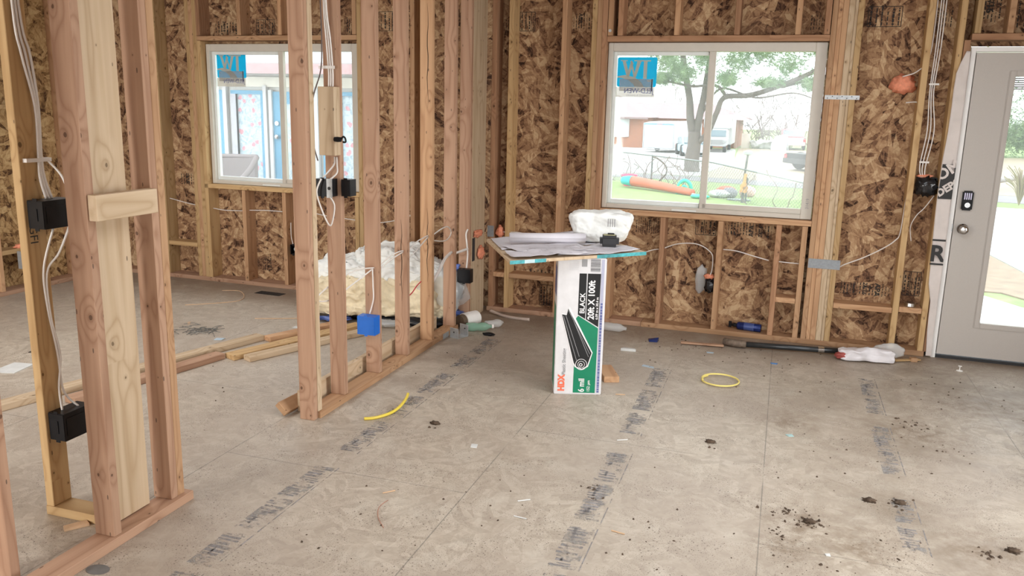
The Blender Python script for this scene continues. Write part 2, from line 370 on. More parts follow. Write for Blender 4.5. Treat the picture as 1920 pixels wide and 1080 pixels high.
def lum(name, xs, ys, zs, mat, frame=I4, parent=None, bevel=0.0022):
    """a sawn board, its own z along its length so that the grain runs the right way"""
    c = Vector(((xs[0]+xs[1])/2, (ys[0]+ys[1])/2, (zs[0]+zs[1])/2)); d = (xs[1]-xs[0], ys[1]-ys[0], zs[1]-zs[0])
    ax = max(range(3), key=lambda i: d[i])
    if ax == 2: R = I4; dims = d
    elif ax == 0: R = RY(PI/2); dims = (d[2], d[1], d[0])
    else: R = RX(-PI/2); dims = (d[0], d[2], d[1])
    m = MB().box(-dims[0]/2, dims[0]/2, -dims[1]/2, dims[1]/2, -dims[2]/2, dims[2]/2)
    return m.build(name, mat, parent, frame @ Matrix.Translation(c) @ R, bevel=bevel)
def plank(name, a, b, w, th, mat, roll=0.0, parent=None, label=None, cat='lumber'):
    a = Vector(a); b = Vector(b); d = (b-a); q = d.to_track_quat('Z', 'X').to_matrix().to_4x4()
    # local y -> as near to world up as possible
    z = d.normalized(); x = z.cross(Vector((0,0,1))).normalized(); y = z.cross(x)
    R = Matrix(((x.x, y.x, z.x, 0), (x.y, y.y, z.y, 0), (x.z, y.z, z.z, 0), (0,0,0,1)))
    o = MB().box(-w/2, w/2, -th/2, th/2, 0, d.length).build(name, mat, parent, Matrix.Translation(a) @ R @ RZ(roll), bevel=0.0025)
    if label: tag(o, label, cat)
    return o

FACE = Matrix(((1,0,0,0),(0,0,-1,0),(0,1,0,0),(0,0,0,1)))    # text plane -> upright, seen from -y
def text(body, size, mat, M, name='lettering', parent=None, bold=0.0, sx=1.0, spacing=1.0, align='LEFT'):
    cu = bpy.data.curves.new('txt', 'FONT'); cu.body = body; cu.size = size; cu.offset = bold; cu.space_character = spacing
    cu.align_x = align; cu.resolution_u = 3
    to = bpy.data.objects.new('txt', cu); COL.objects.link(to)
    dg = bpy.context.evaluated_depsgraph_get(); me = bpy.data.meshes.new_from_object(to.evaluated_get(dg))
    bpy.data.objects.remove(to); bpy.data.curves.remove(cu)
    me.transform(Matrix.Diagonal((sx, 1, 1, 1))); me.materials.clear(); me.materials.append(mat)
    o = bpy.data.objects.new(name, me); COL.objects.link(o)
    if parent is not None: o.parent = parent
    o.matrix_local = M
    return o
def struct(o, label=None): o['kind'] = 'structure'; return o

def cells(xr, zr, holes):
    """rectangles that cover xr x zr except for the holes"""
    xs = sorted({xr[0], xr[1], *[h[0] for h in holes], *[h[1] for h in holes]}); zs = sorted({zr[0], zr[1], *[h[2] for h in holes], *[h[3] for h in holes]})
    for i in range(len(xs)-1):
        for j in range(len(zs)-1):
            cx, cz = (xs[i]+xs[i+1])/2, (zs[j]+zs[j+1])/2
            if not any(h[0] < cx < h[1] and h[2] < cz < h[3] for h in holes): yield xs[i], xs[i+1], zs[j], zs[j+1]

# ------------------------------------------------------------------ room shell
struct(MB().box(-6.4, 3.4, -2.6, 6.72, -0.03, 0).build('floor', FLOOR))
mb = MB()
for x0, x1, y0, y1 in cells((-6.4, 3.4), (-2.6, 6.72), [(-.95, 1.15, 1.65, 4.35), (-4.75, -3.45, 2.95, 4.85)]): mb.box(x0, x1, y0, y1, 2.62, 2.66)  # unseen ceiling openings, added for the overhead fill lamps
struct(mb.build('ceiling', OSB))
mb = MB()
for x0, x1, z0, z1 in cells((-6.25, 3.35), (-0.02, 2.62), [(-4.94, -3.41, 0.905, 2.125), (-1.318, 0.214, 0.905, 2.125), (1.084, 2.16, -0.02, 2.10)]):
    mb.box(x0, x1, 0.14, 0.155, z0, z1)
wall_back = struct(mb.build('wall_back', OSB, None, WM))
struct(MB().box(-6.26, -6.24, -2.55, 6.5, 0, 2.62).build('wall_left', OSBL))
mb = MB()
for x0, x1, z0, z1 in cells((-2.5, 6.3), (0, 2.62), [(1.5, 3.7, 0.3, 2.2)]): mb.box(3.25, 3.27, x0, x1, z0, z1)
struct(mb.build('wall_right', OSBL))
mb = MB()
for x0, x1, z0, z1 in cells((-6.25, 3.3), (0, 2.62), [(-0.8, 2.6, 0.2, 2.25), (-5.6, -3.2, 0.35, 2.25)]): mb.box(x0, x1, -2.52, -2.5, z0, z1)
struct(mb.build('wall_rear', OSB))

# ---- back wall framing (wall coordinates)
def wl(name, xs, zs, mat, label, cat='stud', y=(0.0, 0.14), group=None):
    return tag(lum(name, xs, y, zs, mat, WM), label, cat, group)
B = 2.60
wl('bottom_plate', (-6.10, -2.35), (0, 0.038), PINK, 'bottom plate of the back wall under the blue-stickered patio-side window', 'plate')
wl('bottom_plate', (-2.235, -0.955), (0, 0.038), PINK, 'bottom plate of the back wall running behind the white carton', 'plate')
wl('bottom_plate', (-0.953, 1.04), (0, 0.038), FIR, 'bottom plate of the back wall from below the yard window to the door', 'plate')
def stud(x0, x1, z0, z1, mat, label, cat='stud'): return wl('wall_stud', (x0, x1), (z0, z1), mat, label, cat)
# left room
stud(-5.47, -5.432, .038, B, PINE, 'back wall stud between the left corner and the patio-side window')
stud(-5.105, -5.067, .038, B, PINE, 'outermost left king stud of the patio-side window')
stud(-5.066, -5.028, .038, B, FIR, 'middle left king stud of the patio-side window')
stud(-5.027, -4.989, .038, B, PINE, 'inner left king stud of the patio-side window')
stud(-4.988, -4.95, .038, 2.148, PINE, 'yellow trimmer stud on the left side of the patio-side window')
stud(-3.404, -3.366, .038, B, PINE, 'inner right king stud of the patio-side window')
stud(-3.365, -3.327, .038, B, FIR, 'outer right king stud of the patio-side window')
for i, x in enumerate((-4.592, -4.172)):
    stud(x, x+.038, .038, .862, FIR, ['short cripple stud under the patio-side window, nearer the left corner', 'short cripple stud under the patio-side window holding the small black outlet box'][i])
stud(-3.446, -3.408, .038, .862, PINE, 'short cripple stud under the right end of the patio-side window')
for i, x in enumerate((-4.988, -4.562, -4.153, -3.735, -3.446)):
    stud(x, x+.038, 2.192, B, FIR if i else RED, ['first','second','third','fourth','fifth'][i]+' cripple from the left on top of the patio-side window header')
stud(-2.922, -2.884, .038, B, FIR, 'back wall stud seen between the partition studs, right of the patio-side window')
stud(-2.488, -2.45, .038, B, PINE, 'back wall stud seen just left of the end post by the black switch boxes')
wl('window_header', (-4.988, -3.405), (2.150, 2.188), FIR, 'flat header board over the patio-side window', 'header')
wl('window_sill_plate', (-4.988, -3.405), (0.864, 0.902), PINE, 'rough sill board under the patio-side window', 'sill')
# right part
stud(-2.222, -2.184, .038, B, RED, 'reddish stud in the inside corner beside the orange foam post')
stud(-2.086, -2.048, .038, B, PINE, 'narrow stud just right of the corner stud, behind the paper-covered board')
stud(-1.668, -1.630, .038, B, FIR, 'single stud halfway between the corner and the yard window')
stud(-1.438, -1.400, .038, B, PINE, 'outer left king stud of the yard window')
stud(-1.399, -1.361, .038, B, FIR, 'middle left king stud of the yard window')
stud(-1.360, -1.322, .038, B, RED, 'inner left king stud touching the yard window opening')
for i, x in enumerate((-1.318, -1.244, -.848, -.425, -.016, .160)):
    stud(x, x+.038, .038, .858, [RED, FIR][i % 2] if i != 3 else FIR, ['cripple stud at the left end under the yard window sill', 'short stud seen beside the top of the white carton',
        'short stud under the yard window just right of the work board', 'short stud under the yard window with the foam-sealed black box', 'short stud under the yard window right of the blue can', 'short stud under the right end of the yard window sill'][i])
for i, x in enumerate((-1.318, -1.244, -.834, -.416, -.010, .176)):
    stud(x, x+.038, 2.170, B, [FIR, RED][i % 2], ['first','second','third','fourth','fifth','sixth'][i]+' cripple from the left on top of the yard window header')
wl('window_header', (-1.320, 0.218), (2.128, 2.168), RED, 'flat header board over the yard window', 'header')
wl('window_sill_plate', (-1.320, 0.218), (0.860, 0.898), FIR, 'rough sill board under the yard window', 'sill')
kx = [(.219, .254, FIR), (.255, .283, FIR), (.284, .320, FIR), (.321, .358, PALE), (.359, .378, PALE), (.379, .417, PINE)]
for i, (a, b, m) in enumerate(kx):
    stud(a, b, .038, B, m, ['first', 'second', 'third', 'fourth pale', 'fifth, thin', 'sixth and last'][i]+' stud of the taped stud pack right of the yard window')
stud(.806, .846, .038, B, PINE, 'stud with white cables between the taped stud pack and the door')
stud(.994, 1.032, .038, B, PINE, 'king stud left of the door, half covered by house wrap')
stud(1.036, 1.074, .038, 2.13, RED, 'reddish trimmer stud against the door frame')
for i, x in enumerate((1.086, 1.27, 1.68)):
    stud(x, x+.038, 2.172, B, [PINE, FIR, RED][i], ['cripple at the left end of the door header', 'second cripple from the left on the door header', 'third cripple from the left on the door header'][i])
stud(2.17, 2.208, .038, B, FIR, 'stud on the far side of the door')
stud(2.60, 2.638, .038, B, FIR, 'stud in the corner beyond the door')
wl('door_header', (1.076, 2.168), (2.13, 2.170), RED, 'flat header board over the door', 'header')
for i, (a, b, z) in enumerate(((-5.43, -5.107, .31), (-3.325, -2.924, .30), (-2.882, -2.49, .30), (-2.182, -2.088, .29), (-2.046, -1.67, .29), (-1.628, -1.44, .29), (.022, .158, .292), (.419, .804, .288), (.848, .992, .302))):
    wl('fire_block', (a, b), (z, z+.038), PINE if i in (0, 2) else FIR, ['short blocking left of the patio-side window', 'blocking behind the insulation heap, nearer the patio-side window', 'blocking behind the insulation heap, nearer the end post',
        'tiny blocking in the corner bay beside the end post', 'blocking behind the left half of the work board', 'blocking hidden partly by the white carton', 'short blocking left of the taped stud pack', 'long blocking right of the taped stud pack', 'blocking holding the small metal lid near the door'][i], 'blocking')
# board stamps printed on the sheathing
def stamp(u, z, w, h, cols, big=None, boxed=False, cw=True):
    """columns of small print with an occasional large word, turned a quarter"""
    m = MB(); n = cols
    for i in range(n):
        x = u+w*(i+.5)/n; ww = w/n*random.uniform(.12, .4); zz = z+random.uniform(0, .15)*h; ze = z+h*random.uniform(.75, 1)
        while zz < ze:
            l = random.uniform(.008, .03); m.box(x-ww/2, x+ww/2, .1385, .1392, zz, min(zz+l, ze)); zz += l+random.uniform(.003, .012)
    if boxed:
        for a in (0, w*.4, w*.75, w): m.box(u+a-.002, u+a+.002, .1382, .139, z, z+h)
        for b in (0, h): m.box(u, u+w, .1382, .139, z+b-.002, z+b+.002)
    m.build('printed_stamp', STAMP, wall_back)
    for (s, dx, sz) in (big or []):
        M = T(u+dx, .1378, z+(h-.005 if cw else .005)) @ FACE @ RZ(-PI/2 if cw else PI/2)
        text(s, sz, STAMP, M, 'stamp_lettering', wall_back, bold=sz*.02)
stamp(.455, .372, .34, .10, 16, [('24/16', .155, .040), ('APA', .235, .052), ('7/16', .09, .02)])
stamp(-.37, .735, .33, .115, 15, [('APA', .19, .046), ('24/16', .255, .036)], cw=False)
stamp(-1.06, .71, .20, .13, 12, [('24/16', .10, .03)]); stamp(-.60, .73, .15, .12, 5, boxed=True)
stamp(.45, 2.23, .21, .13, 6, boxed=True); stamp(.87, 2.22, .10, .13, 6); stamp(.08, 2.21, .09, .12, 5)
stamp(-1.645, 2.22, .18, .13, 9, [('APA', .07, .04)]); stamp(-2.045, 2.22, .12, .14, 4, boxed=True); stamp(-2.17, 2.20, .08, .13, 4)
stamp(-1.82, .06, .15, .17, 6, boxed=True); stamp(-1.95, .30, .25, .06, 8); stamp(.87, .40, .11, .17, 5, boxed=True)
stamp(-4.90, 2.21, .30, .12, 10, [('24/16', .09, .04)]); stamp(-4.46, 2.21, .18, .12, 5, boxed=True); stamp(-3.60, 2.21, .13, .14, 6)
stamp(-3.27, 2.23, .30, .15, 8, [('24/16', .12, .05)], boxed=True); stamp(-5.37, .86, .22, .12, 8, [('24/16', .07, .04)])
stamp(-4.50, .10, .10, .2, 5); stamp(1.14, 2.25, .11, .2, 5, [('24/16', .02, .06)]); stamp(1.33, 2.2, .3, .2, 8)
# left wall framing
tag(lum('side_wall_plate', (-6.24, -6.10), (0.0, 6.2), (0, 0.038), PINK), 'bottom plate of the side wall of the left room', 'plate')
for i, y in enumerate((3.9, 4.31, 4.72, 5.13, 5.54, 5.94)):
    tag(lum('side_wall_stud', (-6.24, -6.10), (y-.019, y+.019), (.038, B), FIR), 'side wall stud of the left room, '+['nearest', 'second nearest', 'third nearest', 'the one beside the metal anchor', 'just past the metal anchor', 'nearest the far corner'][i], 'stud')
for i, (y0, y1, z) in enumerate(((5.15, 5.52, .34), (5.15, 5.52, 1.53), (4.74, 5.11, 1.53))):
    tag(lum('side_wall_block', (-6.24, -6.10), (y0, y1), (z, z+.038), PINE), ['low pine block on the side wall with orange foam', 'upper pine block on the side wall above the anchor', 'upper pine block on the side wall, nearer bay'][i], 'blocking')
ab = empty('wall_anchor', loc=(-6.09, 5.33, .04)); tag(ab, 'galvanized hold-down anchor with a rod on the side wall plate', 'bracket')
MB().box(-.004, .05, -.045, .045, .19, .30).build('anchor_plate', STEEL, ab, bevel=.003)
MB().box(.0, .055, -.05, -.04, .17, .32).build('anchor_flange', STEEL, ab); MB().box(0, .055, .04, .05, .17, .32).build('anchor_flange', STEEL, ab)
MB().tube([(.025, 0, .19), (.025, 0, 0)], .012).lathe([(.022, 0), (.022, .012)], 6, T(.025, 0, .175)).build('anchor_rod', BLACKP, ab)

def blob(r, seed=0, amp=.35, sub=3, fr=2.0):
    bm = bmesh.new(); bmesh.ops.create_icosphere(bm, subdivisions=sub, radius=1)
    m = MB()
    for v in bm.verts:
        n_ = v.co.normalized(); k = 1+amp*noise.noise(n_*fr+Vector((seed*3.1, seed*1.7, seed)))
        v.co = Vector((n_.x*r[0], n_.y*r[1], n_.z*r[2]))*k
    vs = [tuple(v.co) for v in bm.verts]; fs = [tuple(v.index for v in f.verts) for f in bm.faces]; bm.free()
    m.quadmesh(vs, fs); return m
o = blob((.03, .07, .02), 3, .6).build('foam_sealant', FOAM, None, T(-6.13, 5.36, .392), smooth=True); tag(o, 'orange foam bead on the low block of the side wall', 'foam')

# ------------------------------------------------------------------ windows
def window(n, u0, glL, glR, split, z0, z1, sticker, label):
    w = struct(empty('window_%d' % n, WM @ T(u0, 0, z0))); W_ = 1.53; H = z1-z0
    gx0, gx1, rx0, rx1 = glL[0]-u0, glL[1]-u0, glR[0]-u0, glR[1]-u0
    fy0, fy1 = .055, .135
    m = MB(); m.box(0, .036, fy0, fy1, 0, H).box(W_-.075, W_, fy0, fy1, 0, H).box(.036, W_-.075, fy0, fy1, H-.062, H).box(.036, W_-.075, fy0, fy1, 0, .034)
    m.build('window_frame', VINYL, w, bevel=.003)
    m = MB(); m.box(split-.024, split+.024, .062, .10, .03, H-.06); m.box(rx0-.03, rx1+.03, .062, .095, .034, .072); m.build('meeting_rail', VINYL, w, bevel=.003)
    # sliding sash
    s = MB(); s.box(.036, .062, .088, .125, .034, H-.062).box(split-.03, split+.0, .1005, .128, .034, H-.062).box(.062, split-.03, .088, .125, H-.088, H-.062).box(.062, split-.03, .088, .125, .034, .066)
    s.build('sliding_sash', VINYLW, w, bevel=.002)
    MB().box(.06, split-.028, .104, .109, .064, H-.086).build('glass_pane', GLASS, w)
    MB().box(split+.024, W_-.072, .088, .093, .07, H-.06).build('glass_pane', GLASS, w)
    MB().box(.32+.22, .32+.40, .048, .062, .006, .018).build('sash_latch', VINYLW, w)
    # shims and a wood-coloured reveal line
    sx, sz, sw, sh = sticker
    k = MB(); c = .012; r = [(0, c), (c*.3, c*.3), (c, 0), (sw-c, 0), (sw-c*.3, c*.3), (sw, c), (sw, sh-c), (sw-c*.3, sh-c*.3), (sw-c, sh), (c, sh), (c*.3, sh-c*.3), (0, sh-c)]
    yb = .1025
    st = MB().prism(r, yb, yb+.0008, T(sx, 0, sz-sh)).build('window_sticker', STKB, w)
    # label strip under the blue square
    MB().box(sx-.005, sx+sw*.97, yb, yb+.0006, sz-sh-.075, sz-sh-.0005).build('sticker_label', STKL, w)
    MB().box(sx+.02, sx+sw*.92, yb-.0022, yb-.0018, sz-sh-.03, sz-sh+.058).build('sticker_label', mixmat('sticker_tag_%d' % n, (.42, .42, .40), .5, .62), w)
    def pg(pts, mt=STKW, nm='sticker_logo', dy=0):
        # pts in sticker units (0..1, 0..1), already mirror-written as seen from indoors
        MB().prism([(sx+x*sw, sz-sh+y*sh) for x, y in pts], yb-.0012-dy, yb-.0008-dy).build(nm, mt, w)
    # mirrored J
    pg([(.66, .34), (.72, .26), (.66, .2), (.66, .86), (.56, .86), (.56, .9), (.84, .9), (.84, .86), (.75, .86), (.75, .30), (.72, .2), (.62, .22)][0:0] or [(.56, .90), (.84, .90), (.84, .86), (.755, .86), (.755, .28), (.665, .28), (.665, .86), (.56, .86)])
    # mirrored W: thick and thin strokes
    pg([(.08, .90), (.25, .90), (.25, .87), (.205, .87), (.30, .44), (.24, .36), (.12, .87), (.08, .87)])
    pg([(.24, .36), (.30, .33), (.40, .80), (.345, .90)]); pg([(.32, .87), (.36, .87), (.47, .33), (.42, .33)])
    pg([(.42, .33), (.48, .33), (.60, .87), (.50, .87)]); pg([(.42, .90), (.62, .90), (.62, .865), (.42, .865)])
    # swoosh
    sw_ = [(0, .36), (.2, .40), (.45, .33), (.62, .16), (.70, 0), (.46, 0), (.42, .10), (.30, .22), (.12, .30), (0, .31)]
    pg(sw_); pg([(.74, .26), (.80, .17), (.90, .20), (.93, .32), (.89, .22), (.80, .22)])
    MB().box(sx+sw*.88, sx+sw*.905, yb-.0028, yb-.0024, sz-sh-.03, sz-sh+.058).build('sticker_logo', INK, w)
    M = T(sx+sw*.94, yb-.003, sz-sh-.045) @ FACE @ Matrix.Diagonal((-1, 1, 1, 1))
    text('JELD-WEN', .052, NAVYI, M, 'sticker_lettering', w, sx=.92)
    text('WINDOWS & DOORS', .016, GREYI, T(sx+sw*.94, yb-.003, sz-sh-.066) @ FACE @ Matrix.Diagonal((-1, 1, 1, 1)), 'sticker_lettering', w, spacing=1.4)
    return w
w2 = window(2, -1.318, (-1.26, -.583), (-.53, .128), .762, .902, 2.124, (.065, 1.122, .295, .215), '')
w1 = window(1, -4.94, (-4.90, -4.2), (-4.14, -3.5), .762, .904, 2.124, (.073, 1.150, .305, .215), '')
text('31419', .03, GREYI, T(1.505, .0535, .075) @ FACE @ RZ(PI/2), 'frame_marking', w2)

# ------------------------------------------------------------------ door
d = struct(empty('door_1', WM @ T(1.084, 0, 0)))
m = MB(); m.box(0, .03, .012, .14, 0, 2.088).box(1.045, 1.075, .012, .14, 0, 2.088).box(.03, 1.045, .012, .14, 2.058, 2.088)
m.box(.03, .042, .065, .14, 0, 2.058)
m.build('door_frame', JAMBW, d, bevel=.002)
MB().box(.03, 1.045, .02, .16, -.005, .018).build('threshold', DARKV, d)
sx0, sx1, sz0, sz1 = .036, 1.04, .03, 2.052; gx0, gx1, gz0, gz1 = .275, .815, .272, 1.905
m = MB()
for x0, x1, z0, z1 in cells((sx0, sx1), (sz0, sz1), [(gx0, gx1, gz0, gz1)]): m.box(x0, x1, .016, .06, z0, z1)
m.build('door_slab', DOORP, d)
m = MB(); t_ = .036
m.box(gx0-t_, gx0, .006, .020, gz0-t_, gz1+t_).box(gx1, gx1+t_, .006, .020, gz0-t_, gz1+t_).box(gx0, gx1, .006, .020, gz1, gz1+t_).box(gx0, gx1, .006, .020, gz0-t_, gz0)
m.build('lite_trim', DOORP, d, bevel=.005)
MB().box(gx0, gx1, .036, .041, gz0, gz1).build('glass_pane', GLASS, d)
m = MB()
for i in range(6): m.box(gx0+.003, gx1-.003, .028, .034, gz1-.008-i*.013-.008, gz1-.008-i*.013)
m.build('blind_slats', plain('blind_grey', (.25, .25, .26), .5), d)
lk = MB().box(.062, .128, -.012, .016, 1.035, 1.165).build('keypad_lock', BLACKP, d, bevel=.008)
m = MB()
for i in range(4): m.box(.072+i*.0125, .079+i*.0125, -.0135, -.012, 1.108, 1.152)
m.build('keypad_keys', plain('keypad_lilac', (.62, .60, .80), .3), lk)
MB().lathe([(.017, 0), (.017, .012), (.006, .012), (.006, .02)], 18, T(.095, -.012, 1.072) @ RX(PI/2)).build('thumb_turn', CHROME, lk, smooth=False)
MB().lathe([(.036, 0), (.034, .008), (.014, .012), (.014, .035), (.026, .042), (.031, .055), (.027, .066), (.012, .070)], 24, T(.092, .016, .908) @ RX(PI/2)).build('door_knob', CHROME, d, smooth=True)
MB().box(.026, .031, .008, .03, .89, .94).build('strike_plate', STEEL, d)
# shadow gap with foam beside the frame
MB().box(-.006, -.001, .02, .13, 0, 2.1).build('foam_bead', plain('yellowed_foam', (.50, .40, .26), .9, var=.3, scale=25, bump=.6), d)

# house wrap folded over the trimmer
def ribbon(cols, M=None, name='x', mat=None, thick=.0015, fr=9.0, amp=.006, parent=None, seed=0):
    """rows of (left u, right u, z) made into a crumpled sheet with thickness"""
    m = MB(); nr, nc = len(cols), 8; vs = []
    for (a, b, z) in cols:
        for j in range(nc+1):
            x = a+(b-a)*j/nc; vs.append((x, amp*noise.noise(Vector((x*fr*2, z*fr, seed))), z))
    fs = [(i*(nc+1)+j, i*(nc+1)+j+1, (i+1)*(nc+1)+j+1, (i+1)*(nc+1)+j) for i in range(nr-1) for j in range(nc)]
    m.quadmesh(vs, fs); o = m.build(name, mat, parent, M, smooth=True)
    md = o.modifiers.new('thickness', 'SOLIDIFY'); md.thickness = thick; md.offset = 0
    return o
prof = [(1.055, 1.078, 2.06), (1.03, 1.079, 1.99), (1.01, 1.081, 1.92), (1.008, 1.082, 1.83), (1.008, 1.082, 1.55), (.996, 1.082, 1.345), (.994, 1.083, 1.1), (1.0, 1.083, .83), (1.008, 1.083, .65), (1.012, 1.083, .52), (1.036, 1.083, .40), (1.04, 1.083, .2), (1.05, 1.084, .05), (1.05, 1.088, .012)]
fine = []
for i in range(len(prof)-1):
    for k in range(5):
        t = k/5; fine.append(tuple(prof[i][q]*(1-t)+prof[i+1][q]*t for q in range(3)))
fine.append(prof[-1])
hw = ribbon(fine, WM @ T(0, -.012, 0), 'house_wrap', WRAP, seed=2, amp=.012); tag(hw, 'white printed house wrap folded over the stud left of the door', 'house wrap')
def on_wrap(pts, mat, name): return MB().prism(pts, -.0105, -.0095).build(name, mat, hw)
on_wrap([(1.0, 1.335), (1.081, 1.335), (1.081, 1.105), (.996, 1.105)], INK, 'logo_panel')
def clip_text(body, size, u, z, rot, name='wrap_lettering', mat=WRAP, umax=1.081, umin=.996, bold=.003):
    M = T(u, -.0125, z) @ FACE @ RZ(rot); o = text(body, size, mat, M, name, hw, bold=bold)
    bm = bmesh.new(); bm.from_mesh(o.data); Mi = M.inverted()
    for lim, nx in ((umax, 1), (umin, -1)):
        bmesh.ops.bisect_plane(bm, geom=bm.verts[:]+bm.edges[:]+bm.faces[:], plane_co=Mi @ Vector((lim, 0, 0)), plane_no=(Mi.to_3x3() @ Vector((nx, 0, 0))), clear_outer=True)
    bm.to_mesh(o.data); bm.free(); return o
clip_text('HOME', .098, .938, 1.178, math.radians(38))
clip_text('DEPOT', .066, 1.002, 1.118, math.radians(38))
clip_text('R', .155, .992, .683, 0, mat=INK, bold=.004)
on_wrap([(.999, .832), (1.08, .832), (1.08, .820), (.999, .820)], INK, 'logo_bar'); on_wrap([(1.0, .668), (1.083, .668), (1.083, .656), (1.0, .656)], INK, 'logo_bar')

# ------------------------------------------------------------------ partition wall (its right face at x = PX)
PX0, PX1 = -2.322, -2.233
def pw(name, xs, ys, zs, mat, label, cat='stud'): return tag(lum(name, xs, ys, zs, mat), label, cat)
pw('partition_plate', (PX0, PX1+.012), (3.652, 5.62), (0, .038), FIR, 'bottom plate of the partition standing left of the work board', 'plate')
pw('partition_stud', (PX0, PX1-.004), (3.610, 3.648), (0, B), PINK, 'front stud of the partition, dark-stained near its foot')
pw('partition_stud', (PX0+.004, PX1), (3.649, 3.687), (.038, B), PALE, 'pale second stud fastened right behind the front stud of the partition')
ys = [3.93, 4.352, 4.752, 5.148, 5.56]
lab = ['partition stud carrying the grey plank offcut and black switch boxes', 'partition stud with the blue outlet box', 'partition stud with a long crack, third bay from the camera end', 'partition stud with a long crack, one before the bracket', 'last partition stud beside the metal corner bracket on the floor']
for y, l in zip(ys, lab): pw('partition_stud', (PX0, PX1), (y, y+.038), (.038, B), PINK if y != 5.148 else FIR, l)
# dark stain on the foot of the front stud
MB().box(PX1-.0045, PX1-.0032, 3.613, 3.646, .03, .30).build('stain', worn_ink('wood_stain', (.10, .07, .05), .45, .55, 14))
bpy.data.objects['stain'].parent = bpy.data.objects['partition_stud']; bpy.data.objects['stain'].matrix_parent_inverse = bpy.data.objects['partition_stud'].matrix_world.inverted()
# cracks
for l_, cr_ in ((lab[2], ((.40, .93, 4.752, .004),)), (lab[3], ((.45, .96, 5.148, .010), (1.62, 2.28, 5.148, .010)))):
    so_ = [x for x in bpy.data.objects if x.get('label') == l_][0]; bpy.context.view_layer.update()
    for z0, z1, y, dx_ in cr_:
        pts_ = [(-2.277+dx_+.004*math.sin(k*1.7), z0+(z1-z0)*k/10) for k in range(11)]; w_ = lambda k: .0025*math.sin(PI*k/10)+.0003
        poly = [(x-w_(k), z) for k, (x, z) in enumerate(pts_)]+[(x+w_(k), z) for k, (x, z) in reversed(list(enumerate(pts_)))]
        ck = MB().prism(poly, y-.0006, y-.0001).build('wood_crack', plain('crack_shadow', (.06, .035, .02), .9) if 'crack_shadow' not in MATS else MATS['crack_shadow'])
        ck.parent = so_; ck.matrix_parent_inverse = so_.matrix_world.inverted()
plank('leaning_plank', (-2.375, 3.70, .060), (-2.365, 5.50, .060), .036, .118, PALE, label='pale wide plank standing on edge behind the partition plate')
plank('short_offcut', (-2.43, 3.60, .042), (-2.39, 4.30, .042), .075, .034, FIR, .75, label='short tilted offcut sticking out behind the foot of the front partition stud')
# end post at the back wall
pw('end_post_stud', (-2.338, -2.249), (5.905, 5.943), (0, B), PINK, 'end post stud carrying the black switch box near the corner')
pw('end_post_board', (-2.285, -2.247), (5.945, 6.235), (0.0, B), PALE, 'wide pale board of the end post with orange foam and tape', 'board')
pw('end_post_plate', (-2.42, -2.29), (5.945, 6.21), (0, .038), FIR, 'short plate behind the end post', 'plate')
tp = MB().box(-2.235, -2.18, -.004, -.001, .615, .705).build('duct_tape', DUCT, None, WM); tag(tp, 'grey tape patch across the corner between the two orange foam spots', 'tape')
for i, (x, y, z, r, l) in enumerate(((-2.236, 6.06, .665, (.012, .09, .028), 'orange foam smear on the end post, upper one'), (-2.236, 6.13, .505, (.012, .075, .05), 'orange foam smear on the end post, lower one'))):
    tag(blob(r, i+1, .7).build('foam_sealant', FOAM, None, T(x, y, z), smooth=True), l, 'foam')
tag(blob((.03, .03, .05), 5, .6).build('foam_sealant', FOAM, None, WM @ T(-2.135, .03, .66), smooth=True), 'orange foam spot on the corner stud right of the tape patch', 'foam')

# ------------------------------------------------------------------ near group of studs
pw('near_plate', (-2.338, -2.236), (.6, 2.66), (0, .038), PINK, 'bottom plate of the near wall end running out under the camera', 'plate')
pw('short_plate', (-2.69, -2.34), (2.343, 2.434), (0, .038), PINE, 'short plate of the near return beside the doubled studs', 'plate')
pw('near_stud', (-2.338, -2.249), (2.236, 2.274), (.038, B), PINK, 'thick-looking near stud with round growth rings, front of the near group')
pw('near_board', (-2.352, -2.315), (2.30, 2.497), (.042, B), PALE, 'wide pale knotty board between the two near studs', 'board')
pw('near_stud', (-2.348, -2.259), (2.556, 2.594), (.038, B), PINK, 'right-hand near stud with a dark stain, in front of its twin')
pw('near_stud', (-2.348, -2.259), (2.5955, 2.6335), (.038, B), FIR, 'twin stud fastened behind the right-hand near stud')
pw('near_stud', (-2.688, -2.650), (2.345, 2.434), (.038, B), PINE, 'yellow near stud carrying two black boxes and white cables')
pw('near_stud', (-2.49, -2.401), (1.926, 1.964), (0, B), PINK, 'closest stud, cut off at the edge of the view')
pw('near_block', (-2.246, -2.208), (2.240, 2.533), (1.222, 1.312), PALE, 'short weathered block nailed across the near studs', 'blocking')
st = MB().box(-2.2585, -2.2572, 2.562, 2.63, .28, .52).build('stain', MATS['wood_stain'])
so = [x for x in bpy.data.objects if x.name.startswith('near_stud')][1]; st.parent = so; st.matrix_parent_inverse = so.matrix_world.inverted()

